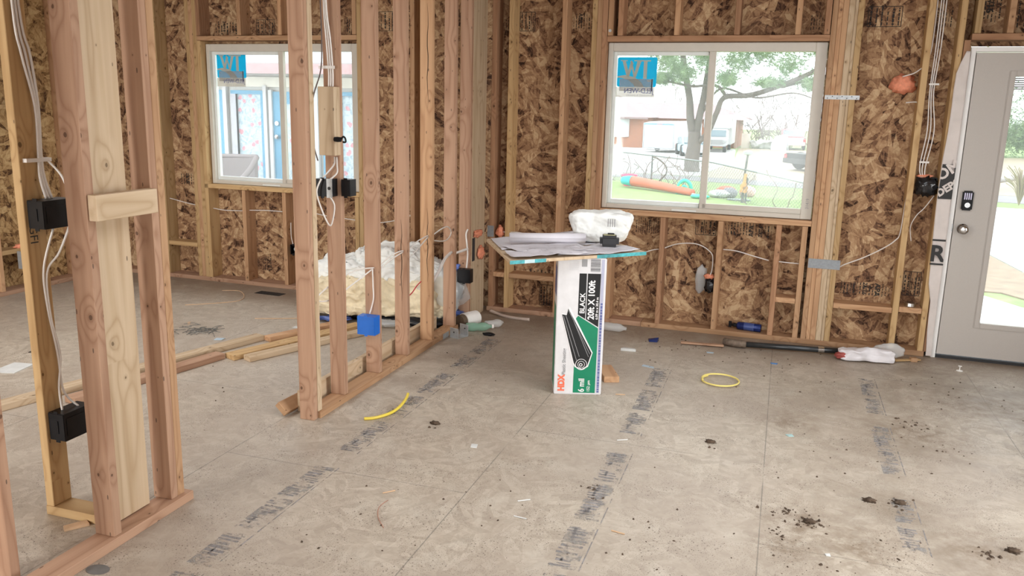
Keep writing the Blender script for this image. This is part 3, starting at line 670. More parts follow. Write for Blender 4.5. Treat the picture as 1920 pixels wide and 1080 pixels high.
# ------------------------------------------------------------------ electrical
def ebox(name, M, w, dpt, h, mat, label, open_front=True, cat='electrical box'):
    r = empty(name, M); tag(r, label, cat); t = .004
    m = MB()
    m.box(-w/2, w/2, dpt-t, dpt, 0, h).box(-w/2, -w/2+t, 0, dpt-t, 0, h).box(w/2-t, w/2, 0, dpt-t, 0, h).box(-w/2+t, w/2-t, 0, dpt-t, 0, t).box(-w/2+t, w/2-t, 0, dpt-t, h-t, h)
    for k in range(3): m.box(-w/2+w*.2*(k+1), -w/2+w*.2*(k+1)+.004, dpt, dpt+.003, .004, h-.004)
    m.build('box_shell', mat, r)
    for z_ in (-.008, h-.012): MB().box(-.01, .01, -.002, 0, z_, z_+.02).build('mounting_ear', mat, r)
    return r
def cable(name, pts, label, r=.0044, mat=CABLE, group=None, flat=1.0):
    o = MB().tube(pts, r, 7).build(name, mat, None, None, smooth=True); return tag(o, label, 'cable', group)
def wcable(pts, label, r=.0042, mat=CABLE): return cable('white_cable', [tuple(WM @ Vector(p)) for p in pts], label, r, mat)
# blue box
bb = ebox('blue_outlet_box', T(-2.283, 4.282, .292), .115, .068, .112, BLUEP, 'bright blue outlet box on a partition stud')
MB().box(-.056, .056, -.003, 0, .001, .111).build('box_face', BLUEP, bb)
cable('white_cable', [(-2.27, 4.35, .686), (-2.262, 4.335, .66), (-2.26, 4.335, .58), (-2.262, 4.34, .50), (-2.285, 4.335, .41)], 'white cable running down into the blue box')
# through-stud cables
def drilled(p, axis, stud_label=None):
    return MB().lathe([(.012, -.0008), (.012, .0008)], 12, T(*p)).build('x', INK)
cable('white_cable', [(-2.26, 4.35, .69), (-2.29, 4.2, .70), (-2.32, 4.02, .67), (-2.35, 3.85, .60), (-2.33, 3.97, .57), (-2.30, 4.2, .63), (-2.27, 4.34, .68)], 'white cable loop hanging left of the blue box stud')
cable('white_cable', [(-2.30, 4.39, .64), (-2.27, 4.55, .715), (-2.255, 4.66, .735), (-2.26, 4.75, .73)], 'white cable entering the cracked stud, upper strand')
cable('white_cable', [(-2.32, 4.39, .61), (-2.28, 4.6, .69), (-2.262, 4.75, .722)], 'white cable entering the cracked stud, lower strand')
cable('white_cable', [(-2.262, 4.79, .70), (-2.262, 4.95, .755), (-2.262, 5.148, .775)], 'white cable bridging the two cracked studs, upper strand')
cable('white_cable', [(-2.262, 4.79, .66), (-2.255, 4.93, .70), (-2.262, 5.148, .765)], 'white cable bridging the two cracked studs, lower strand')
cable('white_cable', [(-2.262, 5.186, .76), (-2.24, 5.35, .80), (-2.25, 5.48, .79), (-2.262, 5.56, .735), (-2.25, 5.42, .70), (-2.262, 5.19, .735)], 'white cable loop before the last partition stud')
cable('white_cable', [(-2.262, 5.186, .42), (-2.23, 5.25, .50), (-2.235, 5.38, .575), (-2.258, 5.56, .595)], 'thick white cable pair arching into the last partition stud', .011)
cable('coloured_wires', [(-2.285, 4.86, .40), (-2.28, 4.93, .42), (-2.28, 5.0, .45), (-2.275, 5.06, .47)], 'red wire ends in front of the insulation heap', .004, plain('red_wire', (.55, .05, .06), .5))
# black boxes on the second stud
b1 = ebox('switch_box', T(-2.300, 3.858, 1.155), .10, .068, .092, BLACKP, 'black switch box on the plank stud with a metal tab')
MB().box(-.045, .045, -.003, 0, .003, .089).build('box_cover', BLACKP, b1)
mt = MB().box(.030, .062, -.010, -.006, -.004, .096).build('metal_tab', STEEL, b1); MB().lathe([(.009, 0), (.009, .002)], 14, T(.046, -.0105, .046) @ RX(PI/2)).build('tab_hole', INK, mt)
b2 = ebox('switch_box', T(-2.186, 3.90, 1.158), .052, .065, .088, BLACKP, 'black switch box on the right face of the plank stud')
MB().box(-.024, .024, -.003, 0, .003, .085).build('box_cover', BLACKP, b2)
of = tag(lum('plank_offcut', (-2.318, -2.225), (3.865, 3.928), (1.37, 1.72), PALE), 'pale plank offcut screwed onto a partition stud above the black boxes', 'board')
pl = empty('black_plug', loc=(-2.20, 3.86, 1.455)); tag(pl, 'small black cord clip beside the pale plank offcut', 'clip')
MB().lathe([(.006, -.02), (.012, -.018), (.014, 0), (.012, .02), (.005, .022)], 12, T(-.005, 0, 0) @ RY(PI/2)).build('clip_body', BLACKP, pl)
MB().tube([(.015, 0, 0), (.028, 0, .015), (.04, 0, .005), (.04, 0, -.012), (.025, 0, -.012)], .005, 6).build('clip_loop', BLACKP, pl)
cable('white_cable', [(-2.262, 3.925, 1.36), (-2.262, 3.915, 1.32), (-2.30, 3.90, 1.27), (-2.31, 3.86, 1.24)], 'white cable from the plank offcut to the black box, left strand')
cable('white_cable', [(-2.25, 3.925, 1.36), (-2.235, 3.9, 1.32), (-2.225, 3.88, 1.28), (-2.255, 3.855, 1.245)], 'white cable from the plank offcut to the black box, right strand')
cable('white_cable', [(-2.295, 3.84, 1.25), (-2.318, 3.83, 1.18), (-2.30, 3.85, 1.08), (-2.265, 3.86, 1.005), (-2.245, 3.86, 1.03), (-2.232, 3.86, 1.11), (-2.25, 3.85, 1.155)], 'white cable loop hanging under the black switch box')
for i, dx in enumerate((-.012, .0, .012)):
    cable('white_cable', [(-2.29+dx*.4, 3.915, 2.6), (-2.285+dx*.6, 3.90, 2.15), (-2.275+dx, 3.91, 1.95), (-2.27+dx, 3.918, 1.80), (-2.27+dx, 3.915, 1.72)], ['left', 'middle', 'right'][i]+' strand of the cables stapled above the pale plank offcut')
cable('black_cable', [(-2.315, 3.90, 2.6), (-2.295, 3.875, 2.15), (-2.29, 3.87, 1.95), (-2.30, 3.87, 1.80), (-2.345, 3.86, 1.65), (-2.35, 3.86, 1.45), (-2.33, 3.87, 1.34)], 'thin dark cable bowing left past the pale plank offcut', .0035, plain('brown_cable', (.10, .07, .06), .5))
tag(MB().box(-2.325, -2.235, 3.892, 3.900, 1.81, 1.825).build('cable_clamp', CABLE), 'white cable clamp across the strands on the plank stud', 'clamp')
# near stud boxes, facing right
for z, h, l in ((1.155, .105, 'upper black switch box on the yellow near stud'), (.320, .112, 'lower black switch box on the yellow near stud')):
    e = ebox('switch_box', T(-2.61, 2.36, z), .075, .14, h, BLACKP, l)
    MB().box(-.036, .036, -.003, 0, .003, h-.003).build('box_cover', BLACKP, e)
    MB().box(.0375, .0395, .01, .13, .02, h-.02).box(-.0, .01, -.006, -.003, .03, h-.03).build('side_rib', BLACKP, e)
for i, dy in enumerate((0, .012, .026)):
    cable('white_cable', [(-2.640, 2.38+dy*.5, 2.6), (-2.638, 2.372+dy, 1.95), (-2.638, 2.39+dy*1.4, 1.78), (-2.638, 2.425+dy*.6, 1.6), (-2.638, 2.42+dy*.5, 1.42), (-2.632, 2.412+dy*.8, 1.34), (-2.62, 2.42+dy, 1.262)],
          ['front', 'middle', 'back'][i]+' strand of the cables running down the yellow near stud to its upper box', .005)
cable('white_cable', [(-2.625, 2.45, 1.40), (-2.58, 2.47, 1.33), (-2.565, 2.475, 1.2), (-2.60, 2.44, 1.06), (-2.63, 2.40, .98), (-2.636, 2.405, .8), (-2.636, 2.43, .65), (-2.636, 2.41, .52), (-2.62, 2.40, .43)], 'white cable bowing round the upper black box down to the lower one')
cable('white_cable', [(-2.60, 2.42, 1.15), (-2.632, 2.39, 1.0), (-2.638, 2.395, .85), (-2.638, 2.42, .66), (-2.636, 2.43, .5), (-2.60, 2.46, .43)], 'white cable from the upper black box straight to the lower one')
tag(MB().box(-2.650, -2.630, 2.36, 2.47, 1.398, 1.412).build('cable_staple', CABLE), 'white plastic staple across the cables on the yellow near stud', 'clamp')
text('D-GFI', .05, INK, T(-2.6495, 2.36, 1.22) @ Matrix(((0,0,1,0),(1,0,0,0),(0,1,0,0),(0,0,0,1))) @ RZ(-PI/2), 'pencil_note')
pn = bpy.data.objects['pencil_note']; so = [x for x in bpy.data.objects if x.name.startswith('near_stud')][3]; pn.parent = so; pn.matrix_parent_inverse = so.matrix_world.inverted()
# end post box
e = ebox('switch_box', T(-2.268, 5.84, .310), .105, .064, .105, BLACKP, 'black switch box on the end post near the corner'); MB().box(-.05, .05, -.003, 0, .003, .102).build('box_cover', BLACKP, e)
e = ebox('switch_box', T(-2.335, 5.86, .175), .07, .05, .17, BLACKP, 'tall black box behind the last partition stud'); MB().box(-.033, .033, -.003, 0, .003, .167).build('box_cover', BLACKP, e)
cable('white_cable', [(-2.262, 5.90, .72), (-2.272, 5.89, .68), (-2.262, 5.885, .60), (-2.256, 5.885, .52), (-2.262, 5.88, .42)], 'white cable running down the end post into its black box', .007)
cable('white_cable', [(-2.335, 5.62, .545), (-2.30, 5.75, .555), (-2.258, 5.89, .57)], 'flat white cable from the last partition stud to the end post', .010)
tag(MB().box(-2.2465, -2.2435, 6.02-.06, 6.04-.03, .46, .64).build('slot_plate', DARKV), 'dark vertical slot in the end post board', 'slot')
# small box under patio-side window
e = ebox('outlet_box', WM @ T(-4.085, .02, .315), .06, .07, .09, BLACKP, 'small black outlet box under the patio-side window')
MB().lathe([(.02, 0), (.02, .004)], 14, T(.008, .03, .045) @ RX(PI/2)).build('box_disc', STEEL, e)
tag(blob((.02, .02, .03), 8, .5).build('foam_sealant', FOAM, None, WM @ T(-4.065, .05, .415), smooth=True), 'orange foam above the small black box under the patio-side window', 'foam')
wcable([(-4.10, .02, .60), (-4.095, .01, .55), (-4.10, .02, .47), (-4.085, .02, .41)], 'tan cable above the small black box under the patio-side window', .004)
# back wall cables
wcable([(-4.945, .05, .675), (-4.80, .045, .665), (-4.6, .05, .672)], 'white cable across the first bay under the patio-side window')
wcable([(-4.55, .05, .68), (-4.35, .045, .69), (-4.18, .05, .688)], 'white cable across the second bay under the patio-side window')
wcable([(-3.90, .05, .70), (-3.75, .045, .68), (-3.45, .05, .66)], 'white cable across the last bay under the patio-side window')
wcable([(-5.43, .05, .74), (-5.25, .045, .71), (-5.11, .05, .69)], 'white cable across the bay left of the patio-side window')
wcable([(-3.32, .05, .64), (-3.1, .045, .68), (-2.93, .05, .74)], 'white cable behind the partition left of the cracked studs')
wcable([(-2.12, .03, .66), (-2.08, .03, .655), (-2.0, .04, .66), (-1.90, .04, .645), (-1.80, .045, .60)], 'white cable leaving the corner foam behind the work board')
wcable([(-1.0, .05, .56), (-.9, .045, .60), (-.83, .05, .615), (-.72, .04, .66), (-.6, .03, .675), (-.52, .03, .655), (-.46, .03, .61), (-.447, .03, .56), (-.45, .03, .47), (-.475, .03, .42)], 'white cable arching under the yard window down to the foam-sealed box')
wcable([(-.38, .05, .643), (-.28, .04, .64), (-.17, .04, .615), (-.05, .05, .587)], 'white cable sloping across the bay right of the foam-sealed box')
wcable([(.01, .05, .585), (.1, .045, .582), (.2, .05, .580)], 'short white cable just left of the taped stud pack')
wcable([(.415, .03, .56), (.46, .03, .60), (.58, .03, .66), (.70, .03, .735), (.775, .03, .80), (.80, .03, .86), (.81, .02, 1.1), (.83, .03, 1.36), (.84, .04, 1.62), (.84, .06, 1.72), (.80, .06, 1.735), (.74, .06, 1.73)], 'long white cable from the taped stud pack up to the orange foam')
wcable([(.70, .05, 1.90), (.78, .04, 1.93), (.84, .03, 2.01), (.855, .03, 2.2), (.85, .03, 2.6)], 'white cable rising from the orange foam to the ceiling')
for i, dx in enumerate((0, .014, .03)):
    wcable([(.875+dx, .03, 2.6), (.877+dx, .03, 2.1), (.872+dx*.8, .02, 1.8), (.886+dx*1.4, .02, 1.55), (.868+dx*1.2, .02, 1.32), (.885+dx*.7, .02, 1.24)], ['left', 'middle', 'right'][i]+' strand of the cables beside the stud near the door', .004)
wcable([(.98, .03, 1.12), (.93, .04, 1.03), (.89, .04, .98), (.86, .04, .90), (.875, .04, .80)], 'thin white cable drooping below the bagged box near the door', .003)
for z in (1.335, 1.845): tag(MB().box(.862, .922, .012, .022, z, z+.012).build('cable_staple', CABLE, None, WM), ('lower' if z < 1.5 else 'upper')+' white staple on the stud near the door', 'clamp')
tag(blob((.078, .045, .062), 11, .5, 3, 3.5).build('foam_sealant', FOAM, None, WM @ T(.712, .11, 1.852), smooth=True), 'big orange foam clump on the wall between stud pack and door', 'foam')
# bagged black box near the door
e = ebox('switch_box', WM @ T(.925, .02, 1.125), .12, .08, .115, BLACKP, 'black box wrapped in shiny plastic on the stud near the door')
blob((.062, .022, .06), 21, .8, 3, 4).build('plastic_bag', plain('shiny_black_bag', (.02, .02, .022), .12), e, T(0, -.012, .055), smooth=True)
tag(blob((.045, .02, .014), 24, .5).build('foam_sealant', FOAM, None, WM @ T(.905, .03, 1.248), smooth=True), 'thin orange foam strip on top of the bagged black box', 'foam')
# foam-sealed box under the yard window
e = ebox('outlet_box', WM @ T(-.456, .02, .318), .066, .07, .095, BLACKP, 'black outlet box under the yard window beside white plastic')
blob((.032, .012, .045), 31, .6, 3, 4).build('plastic_bag', MATS['shiny_black_bag'], e, T(0, -.006, .048), smooth=True)
tag(blob((.034, .022, .022), 33, .5).build('foam_sealant', FOAM, None, WM @ T(-.464, .04, .43), smooth=True), 'orange foam on top of the outlet box under the yard window', 'foam')
tag(blob((.045, .02, .105), 35, .35).build('plastic_sleeve', CLEARP, None, WM @ T(-.53, .09, .40), smooth=True), 'milky plastic sleeve left of the outlet box under the yard window', 'plastic')
# tape, strap, lid
tag(MB().box(.222, .436, -.004, -.001, .566, .634).build('duct_tape', DUCT, None, WM), 'grey duct tape band round the stud pack right of the yard window', 'tape')
sp_ = MB().box(.222, .444, -.003, -.0005, 1.742, 1.770).build('metal_strap', STEEL, None, WM); tag(sp_, 'perforated metal strap across the stud pack right of the yard window', 'strap')
m = MB()
for i in range(7): m.lathe([(.0035, 0), (.0035, .0008)], 8, T(.24+i*.031, -.0032, 1.750+(i % 2)*.012) @ RX(PI/2))
m.build('strap_holes', INK, sp_)
cn = empty('metal_tin', WM @ T(.922, .05, .341)); tag(cn, 'small round metal tin on the block near the door', 'tin')
MB().lathe([(.036, 0), (.038, .003), (.036, .024), (.038, .027), (.03, .026), (.0, .022)], 24).build('tin_body', CHROME, cn)
tag(MB().lathe([(.011, 0), (.011, .003), (.004, .003)], 14, WM @ T(-1.30, -.001, 2.205) @ RX(PI/2)).build('washer', STEEL), 'round washer head at the left end over the yard window', 'washer')

# ------------------------------------------------------------------ printed bands on the subfloor
fl = bpy.data.objects['floor']
def band(x0, x1, y0, y1, line=True):
    m = MB(); y = y0
    while y < y1:
        l = random.uniform(.006, .02); a = x0+random.uniform(0, .02); b = x1-.018-random.uniform(0, .03)
        m.box(a, b, y, y+l, .0002, .0006)
        if random.random() < .4: m.box(a+(b-a)*.3, a+(b-a)*.45, y, min(y+.05, y1), .0002, .0006)
        y += l+random.uniform(.006, .016)
    if line: m.box(x1-.005, x1, y0-.02, y1+.02, .0002, .0006)
    m.build('worn_floor_print', WORN, fl); MB().box(x0+.005, x1-.014, y0-.01, y1+.01, .0001, .00015).build('worn_floor_print', WASH, fl)
for (x0, x1, rg) in ((-.70, -.578, ((2.2, 2.62), (2.68, 2.98), (3.06, 3.40), (3.44, 3.77), (4.05, 4.35), (4.42, 4.75), (4.85, 5.2))),
                     (-1.94, -1.82, ((1.9, 2.18), (2.25, 2.47), (2.53, 2.78), (2.82, 3.12), (3.33, 3.72), (3.84, 4.15), (4.22, 4.6), (4.75, 5.0), (5.08, 5.45))),
                     (.56, .665, ((3.25, 3.45), (3.50, 3.72), (4.0, 4.28), (4.3, 4.62), (4.85, 5.1), (5.15, 5.5)))):
    for a, b in rg: band(x0, x1, a, b)

# ------------------------------------------------------------------ carton with plastic sheeting
BA = math.atan2(.084, .259); BM = T(-1.172, 4.490, 0) @ RZ(BA)
bx = empty('sheeting_carton', BM); tag(bx, 'tall white and green plastic sheeting carton holding up the board', 'box')
BW, BH, BD = .278, .812, .21
MB().box(0, BW, 0, BD, 0, BH).build('carton_body', CARD, bx, bevel=.004)
def gp(pts, mat, name, dy=0.0): return MB().prism([(x, z) for x, z in pts], -.0012-dy, -.0004-dy).build(name, mat, bx)
def s_(x): return (x-125)/235*BW
def t_s(y): return (1020-y)/720*BH
def GP(px, mat, name, dy=0.0): return gp([(s_(x), t_s(y)) for x, y in px], mat, name, dy)
GP([(222, 612), (232, 598), (331, 662), (329, 1010), (220, 1010)], GREENI, 'green_panel')
GP([(231, 378), (266, 378), (266, 614), (230, 592)], BLACKI, 'black_panel'); GP([(271, 378), (334, 378), (331, 656), (270, 616)], BLACKI, 'black_panel')
GP([(149, 586), (178, 590), (176, 578), (190, 552), (310, 792), (290, 868), (262, 886), (226, 872), (214, 850)], WHITEI, 'roll_picture_outline', .0006)
GP([(153, 592), (176, 596), (183, 562), (305, 794), (286, 862), (260, 880), (230, 868), (219, 848)], BLACKI, 'roll_picture', .0012)
for (a, b) in (((160, 600), (232, 835)), ((172, 598), (245, 815)), ((185, 572), (296, 800)), ((196, 590), (290, 815))):
    GP([(a[0]-1, a[1]), (a[0]+1.5, a[1]), (b[0]+1.5, b[1]), (b[0]-1, b[1])], GREYI, 'roll_picture_line', .0018)
def ring(cx, cy, r1, r2, mat, dy):
    n = 24; m = MB(); vs = [(s_(cx)+r*math.cos(2*PI*k/n), -.0012-dy, t_s(cy)+r*math.sin(2*PI*k/n)) for r in (r1, r2) for k in range(n)]
    m.quadmesh(vs, [(k, (k+1) % n, n+(k+1) % n, n+k) for k in range(n)]); m.build('roll_end_ring', mat, bx)
ring(256, 856, .034, .031, WHITEI, .0022); ring(256, 856, .021, .0185, WHITEI, .0022); ring(254, 858, .010, .006, WHITEI, .0022)
BF = FACE @ RZ(PI/2)
def btext(b, px, py, size, mat, bold=.0008, sx=1.0, dy=.002): return text(b, size, mat, T(s_(px), -dy, t_s(py)) @ BF, 'carton_lettering', bx, bold=bold, sx=sx)
btext('BLACK', 261, 586, .040, WHITEI, .0008, .98); btext('20ft X 100ft', 307, 617, .050, WHITEI, .0014, .93); btext('6.09 m x 30.4 m', 327, 616, .020, WHITEI, .0005, 1.0)
btext('HDX', 175, 1002, .050, ORANGEI, .003, .90); btext('Plastic Sheeting', 179, 914, .028, GREYI, .0006, .92)
btext('6 mil', 274, 1006, .048, WHITEI, .0012, .88); btext('152 µm', 302, 1004, .024, WHITEI, .0004, .95)
m = MB()
yy = 530
while yy < 1000:
    l = random.uniform(4, 16); m.box(s_(338), s_(348), -.0014, -.0006, t_s(yy+l), t_s(yy)); yy += l+random.uniform(2, 4)
m.build('small_print', NAVYI, bx)
GP([(335, 305), (350, 305), (349, 1008), (334, 1008)], plain('pale_blue_print', (.42, .43, .55), .6), 'print_strip')
m = MB()
for i in range(17): m.box(s_(283), s_(330), -.0014, -.0006, t_s(368-i*4), t_s(368-i*4)+random.uniform(.001, .003))
m.build('barcode', BLACKI, bx)
GP([(240, 305), (266, 305), (266, 343), (240, 343)], GREYI, 'print_patch')
for k in range(10): GP([(180, 360-k*6), (225, 360-k*6), (225, 359-k*6), (180, 359-k*6)], plain('light_print', (.5, .5, .52), .7) if k == 0 else MATS['light_print'], 'print_lines')
# left side of the carton: green with a white edge
MB().box(-.0012, -.0004, .02, BD-.015, .03, .52).build('side_green_panel', GREENI, bx); MB().box(-.0014, -.0006, .03, BD-.03, .58, .75).build('side_dark_print', NAVYI, bx)

# ------------------------------------------------------------------ work board and what lies on it
ZB = .8135
cA, cB, cC = Vector((-1.729, 4.835, 0)), Vector((-1.355, 4.170, 0)), Vector((-.722, 4.795, 0)); cD = Vector((-1.29, 5.47, 0))
wb = empty('work_board', T(cB.x, cB.y, ZB)); tag(wb, 'old board with teal painted edge laid across the sheeting carton', 'board')
q = [c-cB for c in (cB, cC, cD, cA)]
def slab(pts, z0, z1): 
    n = len(pts); return MB().quadmesh([(p.x, p.y, z0) for p in pts]+[(p.x, p.y, z1) for p in pts], [tuple(range(n-1, -1, -1)), tuple(range(n, 2*n))]+[(i, (i+1) % n, (i+1) % n+n, i+n) for i in range(n)])
slab(q, 0, .018).build('board_panel', PALE, wb, bevel=.0015)
def edge(a, b, t0, t1, z0, z1, mat, off=.0012):
    p0 = a.lerp(b, t0); p1 = a.lerp(b, t1); n = (b-a).cross(Vector((0,0,1))).normalized()*off
    MB().quadmesh([(p0.x, p0.y, z0), (p1.x, p1.y, z0), (p1.x, p1.y, z1), (p0.x, p0.y, z1), (p0.x+n.x, p0.y+n.y, z0), (p1.x+n.x, p1.y+n.y, z0), (p1.x+n.x, p1.y+n.y, z1), (p0.x+n.x, p0.y+n.y, z1)],
        [(0,1,2,3),(4,5,6,7),(0,1,5,4),(1,2,6,5),(2,3,7,6),(3,0,4,7)]).build('painted_edge', mat, wb)
ICE = plain('pale_teal_paint', (.45, .60, .62), .5, var=.1)
edge(q[0], q[1], 0, .10, -.001, .019, TEAL); edge(q[0], q[1], .10, .17, -.001, .019, ICE); edge(q[0], q[1], .17, .25, -.001, .019, TEAL); edge(q[0], q[1], .62, 1, -.001, .019, TEAL)
def sheet(name, corners, z, label, amp=.006, seed=0, n=14, mat=PAPER, cat='paper', curl=None):
    c = [Vector(p) for p in corners]; vs = []
    for i in range(n+1):
        for j in range(n+1):
            a, b = i/n, j/n; p = c[0].lerp(c[1], a).lerp(c[3].lerp(c[2], a), b)
            h = amp*(.5+noise.noise(Vector((p.x*9, p.y*9, seed)))+.6*noise.noise(Vector((p.x*23, p.y*23, seed))))
            if curl: h += curl(a, b)
            vs.append((p.x, p.y, z+max(h, 0)))
    m = MB().quadmesh(vs, [(i*(n+1)+j, (i+1)*(n+1)+j, (i+1)*(n+1)+j+1, i*(n+1)+j+1) for i in range(n) for j in range(n)])
    o = m.build(name, mat, smooth=True); md = o.modifiers.new('thickness', 'SOLIDIFY'); md.thickness = .0012; md.offset = 1
    return tag(o, label, cat)
def lines_on(sheet_o, c, z, k, seed):
    rnd = random.Random(seed); m = MB(); c = [Vector(p) for p in c]
    for _ in range(k):
        a, b = rnd.uniform(.08, .85), rnd.uniform(.08, .9); l = rnd.uniform(.03, .25)
        hor = rnd.random() < .6
        P = lambda a, b: c[0].lerp(c[1], a).lerp(c[3].lerp(c[2], a), b)
        p0 = P(a, b); p1 = P(min(a+l, .95), b) if hor else P(a, min(b+l, .95)); dd = (p1-p0)
        if dd.length < .01: continue
        w = dd.cross(Vector((0,0,1))).normalized()*.0012
        m.quadmesh([(p0-w).to_tuple()[:2]+(z,), (p1-w).to_tuple()[:2]+(z,), (p1+w).to_tuple()[:2]+(z,), (p0+w).to_tuple()[:2]+(z,)], [(0,1,2,3)])
    m.build('drawing_lines', MATS['pencil_grey'], sheet_o)
plain('pencil_grey', (.38, .37, .40), .8)
zb = ZB+.019
pc = [[(-1.70, 4.83), (-1.50, 4.46), (-1.10, 4.86), (-1.30, 5.36)], [(-1.45, 4.36), (-1.345, 4.20), (-1.00, 4.50), (-1.12, 4.72)], [(-1.53, 4.52), (-1.38, 4.40), (-1.00, 4.62), (-1.16, 4.84)],
      [(-1.14, 4.52), (-.90, 4.56), (-.76, 4.80), (-1.02, 4.96)], [(-1.16, 4.42), (-.98, 4.52), (-.80, 4.74), (-1.08, 4.80)], [(-1.52, 5.05), (-1.15, 4.80), (-.95, 5.05), (-1.30, 5.42)]]
pl_ = ['flat drawing sheet at the far left corner of the board', 'crumpled drawing sheet at the front corner of the board', 'open drawing sheet in the middle of the board', 'drawing sheet under the tape measure', 'lowest drawing sheet sticking out by the teal edge', 'drawing sheet behind the white insulation chunk']
order = [5, 0, 4, 3, 1, 2]
for k, i in enumerate(order):
    c = [(x, y, 0) for x, y in pc[i]]; s = sheet('drawing_sheet', c, zb+.0028*k, pl_[i], .006 if i not in (1,) else .012, i); lines_on(s, c, zb+.0028*k+.011, 26, i)
# rolled drawing
a0, a1 = Vector((-1.52, 4.66, zb+.046)), Vector((-1.10, 4.84, zb+.046)); dr = (a1-a0).normalized(); sd = dr.cross(Vector((0,0,1)))
vs = []; n = 30
for k in range(n+1):
    th = 2*PI*k/n*1.45; r = .031-.006*k/n
    for p in (a0, a1): vs.append(tuple(p+sd*math.cos(th)*r+Vector((0,0,1))*math.sin(th)*r))
ro = MB().quadmesh(vs, [(2*k, 2*k+1, 2*k+3, 2*k+2) for k in range(n)]).build('rolled_drawing', PAPER, smooth=True)
md = ro.modifiers.new('thickness', 'SOLIDIFY'); md.thickness = .001; tag(ro, 'loosely rolled drawing lying on the board', 'paper')
# insulation chunk
def batt(name, w, dd, h, M, mat, label, amp=.02, cat='insulation', taper=.8, parent=None, seed=0, n=14, fr=7):
    bm = bmesh.new(); bmesh.ops.create_cube(bm, size=1); bmesh.ops.subdivide_edges(bm, edges=bm.edges[:], cuts=n, use_grid_fill=True)
    m = MB(); 
    for v in bm.verts:
        x, y, z = v.co; k = taper+(1-taper)*(z+.5); p = Vector((x*w*k, y*dd*k, (z+.5)*h))
        nz = noise.noise_vector(p*fr+Vector((seed, seed, 0)))*amp + noise.noise_vector(p*18+Vector((seed, 0, 0)))*amp*.45 + noise.noise_vector(p*55+Vector((seed, 0, 3)))*amp*.22
        if z < -.49: nz.z = abs(nz.z)*.2
        # round the corners
        rr_ = Vector((x*2, y*2, z*2)); s = (abs(rr_.x)**6+abs(rr_.y)**6+abs(rr_.z)**6)**(1/6); p = Vector((p.x/max(s, .9)*1.0, p.y/max(s, .9), (z/max(s, .9)+.5)*h))
        v.co = p+nz
    m.quadmesh([tuple(v.co) for v in bm.verts], [tuple(v.index for v in f.verts) for f in bm.faces]); bm.free()
    o = m.build(name, mat, parent, M, smooth=True)
    if label: tag(o, label, cat)
    return o
ic = batt('insulation_chunk', .41, .20, .19, T(-1.035, 4.985, zb+.012) @ RZ(.10), BATTW, 'white insulation chunk sitting on the papers of the work board', .016, taper=.74, seed=3, n=36)
m = MB()
for i in range(9): m.box(.0+.035*(i % 3), .028+.035*(i % 3), -.104-.0006, -.104, .13+.012*(i//3), .138+.012*(i//3))
ic_l = text('||||', .05, GREYI, T(.045, -.112, .12) @ FACE, 'printed_marks', ic, bold=.001)
# tape measure
tm = empty('tape_measure', T(-.945, 4.80, zb+.016) @ RZ(.25)); tag(tm, 'black rubber tape measure in front of the insulation chunk', 'tape measure')
c = .018; w, dd, h = .112, .08, .066
MB().box(-w/2, w/2, -dd/2, dd/2, 0, h).build('case', RUBBER, tm, bevel=.016)
MB().box(-w*.32, w*.30, -dd*.3, dd*.3, h-.002, h+.005).build('top_plate', plain('olive_label', (.32, .30, .16), .4), tm, bevel=.003)
MB().box(-.012, .028, -.012, .012, h+.004, h+.012).build('lock_button', BLACKP, tm, bevel=.003)

# ------------------------------------------------------------------ insulation heap behind the partition
hp = empty('insulation_heap', loc=(-2.92, 5.76, 0)); tag(hp, 'heap of cream and white insulation in clear plastic behind the partition', 'insulation')
batt('lower_batt', 1.12, .52, .30, T(-.02, .0, .045) @ RZ(.28), BATTC, None, .05, taper=1.0, parent=hp, seed=1, n=40, fr=5)
batt('middle_batt', .98, .46, .16, T(-.04, .04, .29) @ RZ(.28), BATTW, None, .055, taper=1.08, parent=hp, seed=5, n=40, fr=5)
batt('top_batt', .52, .34, .15, T(.06, .08, .40) @ RZ(.35), BATTW, None, .05, taper=1.15, parent=hp, seed=9, n=32, fr=6)
batt('side_batt', .34, .26, .24, T(-.46, -.08, .04) @ RZ(.6), BATTW, None, .05, taper=1.1, parent=hp, seed=12, n=28, fr=6)
blob((.36, .22, .20), 41, .3).build('plastic_film', CLEARP, hp, T(.33, .10, .24), smooth=True)
blob((.12, .10, .16), 44, .4).build('plastic_film', CLEARP, hp, T(.50, .05, .17), smooth=True)
BLUEW = plain('blue_printed_film', (.10, .16, .45), .35, var=.3)
for i, (x, y, z, s) in enumerate(((.20, -.28, .03, .13), (-.25, -.30, .03, .12), (.42, -.05, .05, .08), (.55, .1, .06, .09))):
    blob((s, .05, .022), 50+i, .9, 3, 4).build('film_scrap', BLUEW if i % 2 else CLEARP, hp, T(x, y, z) @ RZ(.3), smooth=True)
blob((.05, .03, .035), 60, .6).build('film_scrap', BLUEW, hp, T(.545, .12, .42), smooth=True)
blob((.50, .10, .03), 61, .6, 3, 4).build('dark_film', BLACKP, hp, T(.15, -.12, .028), smooth=True)

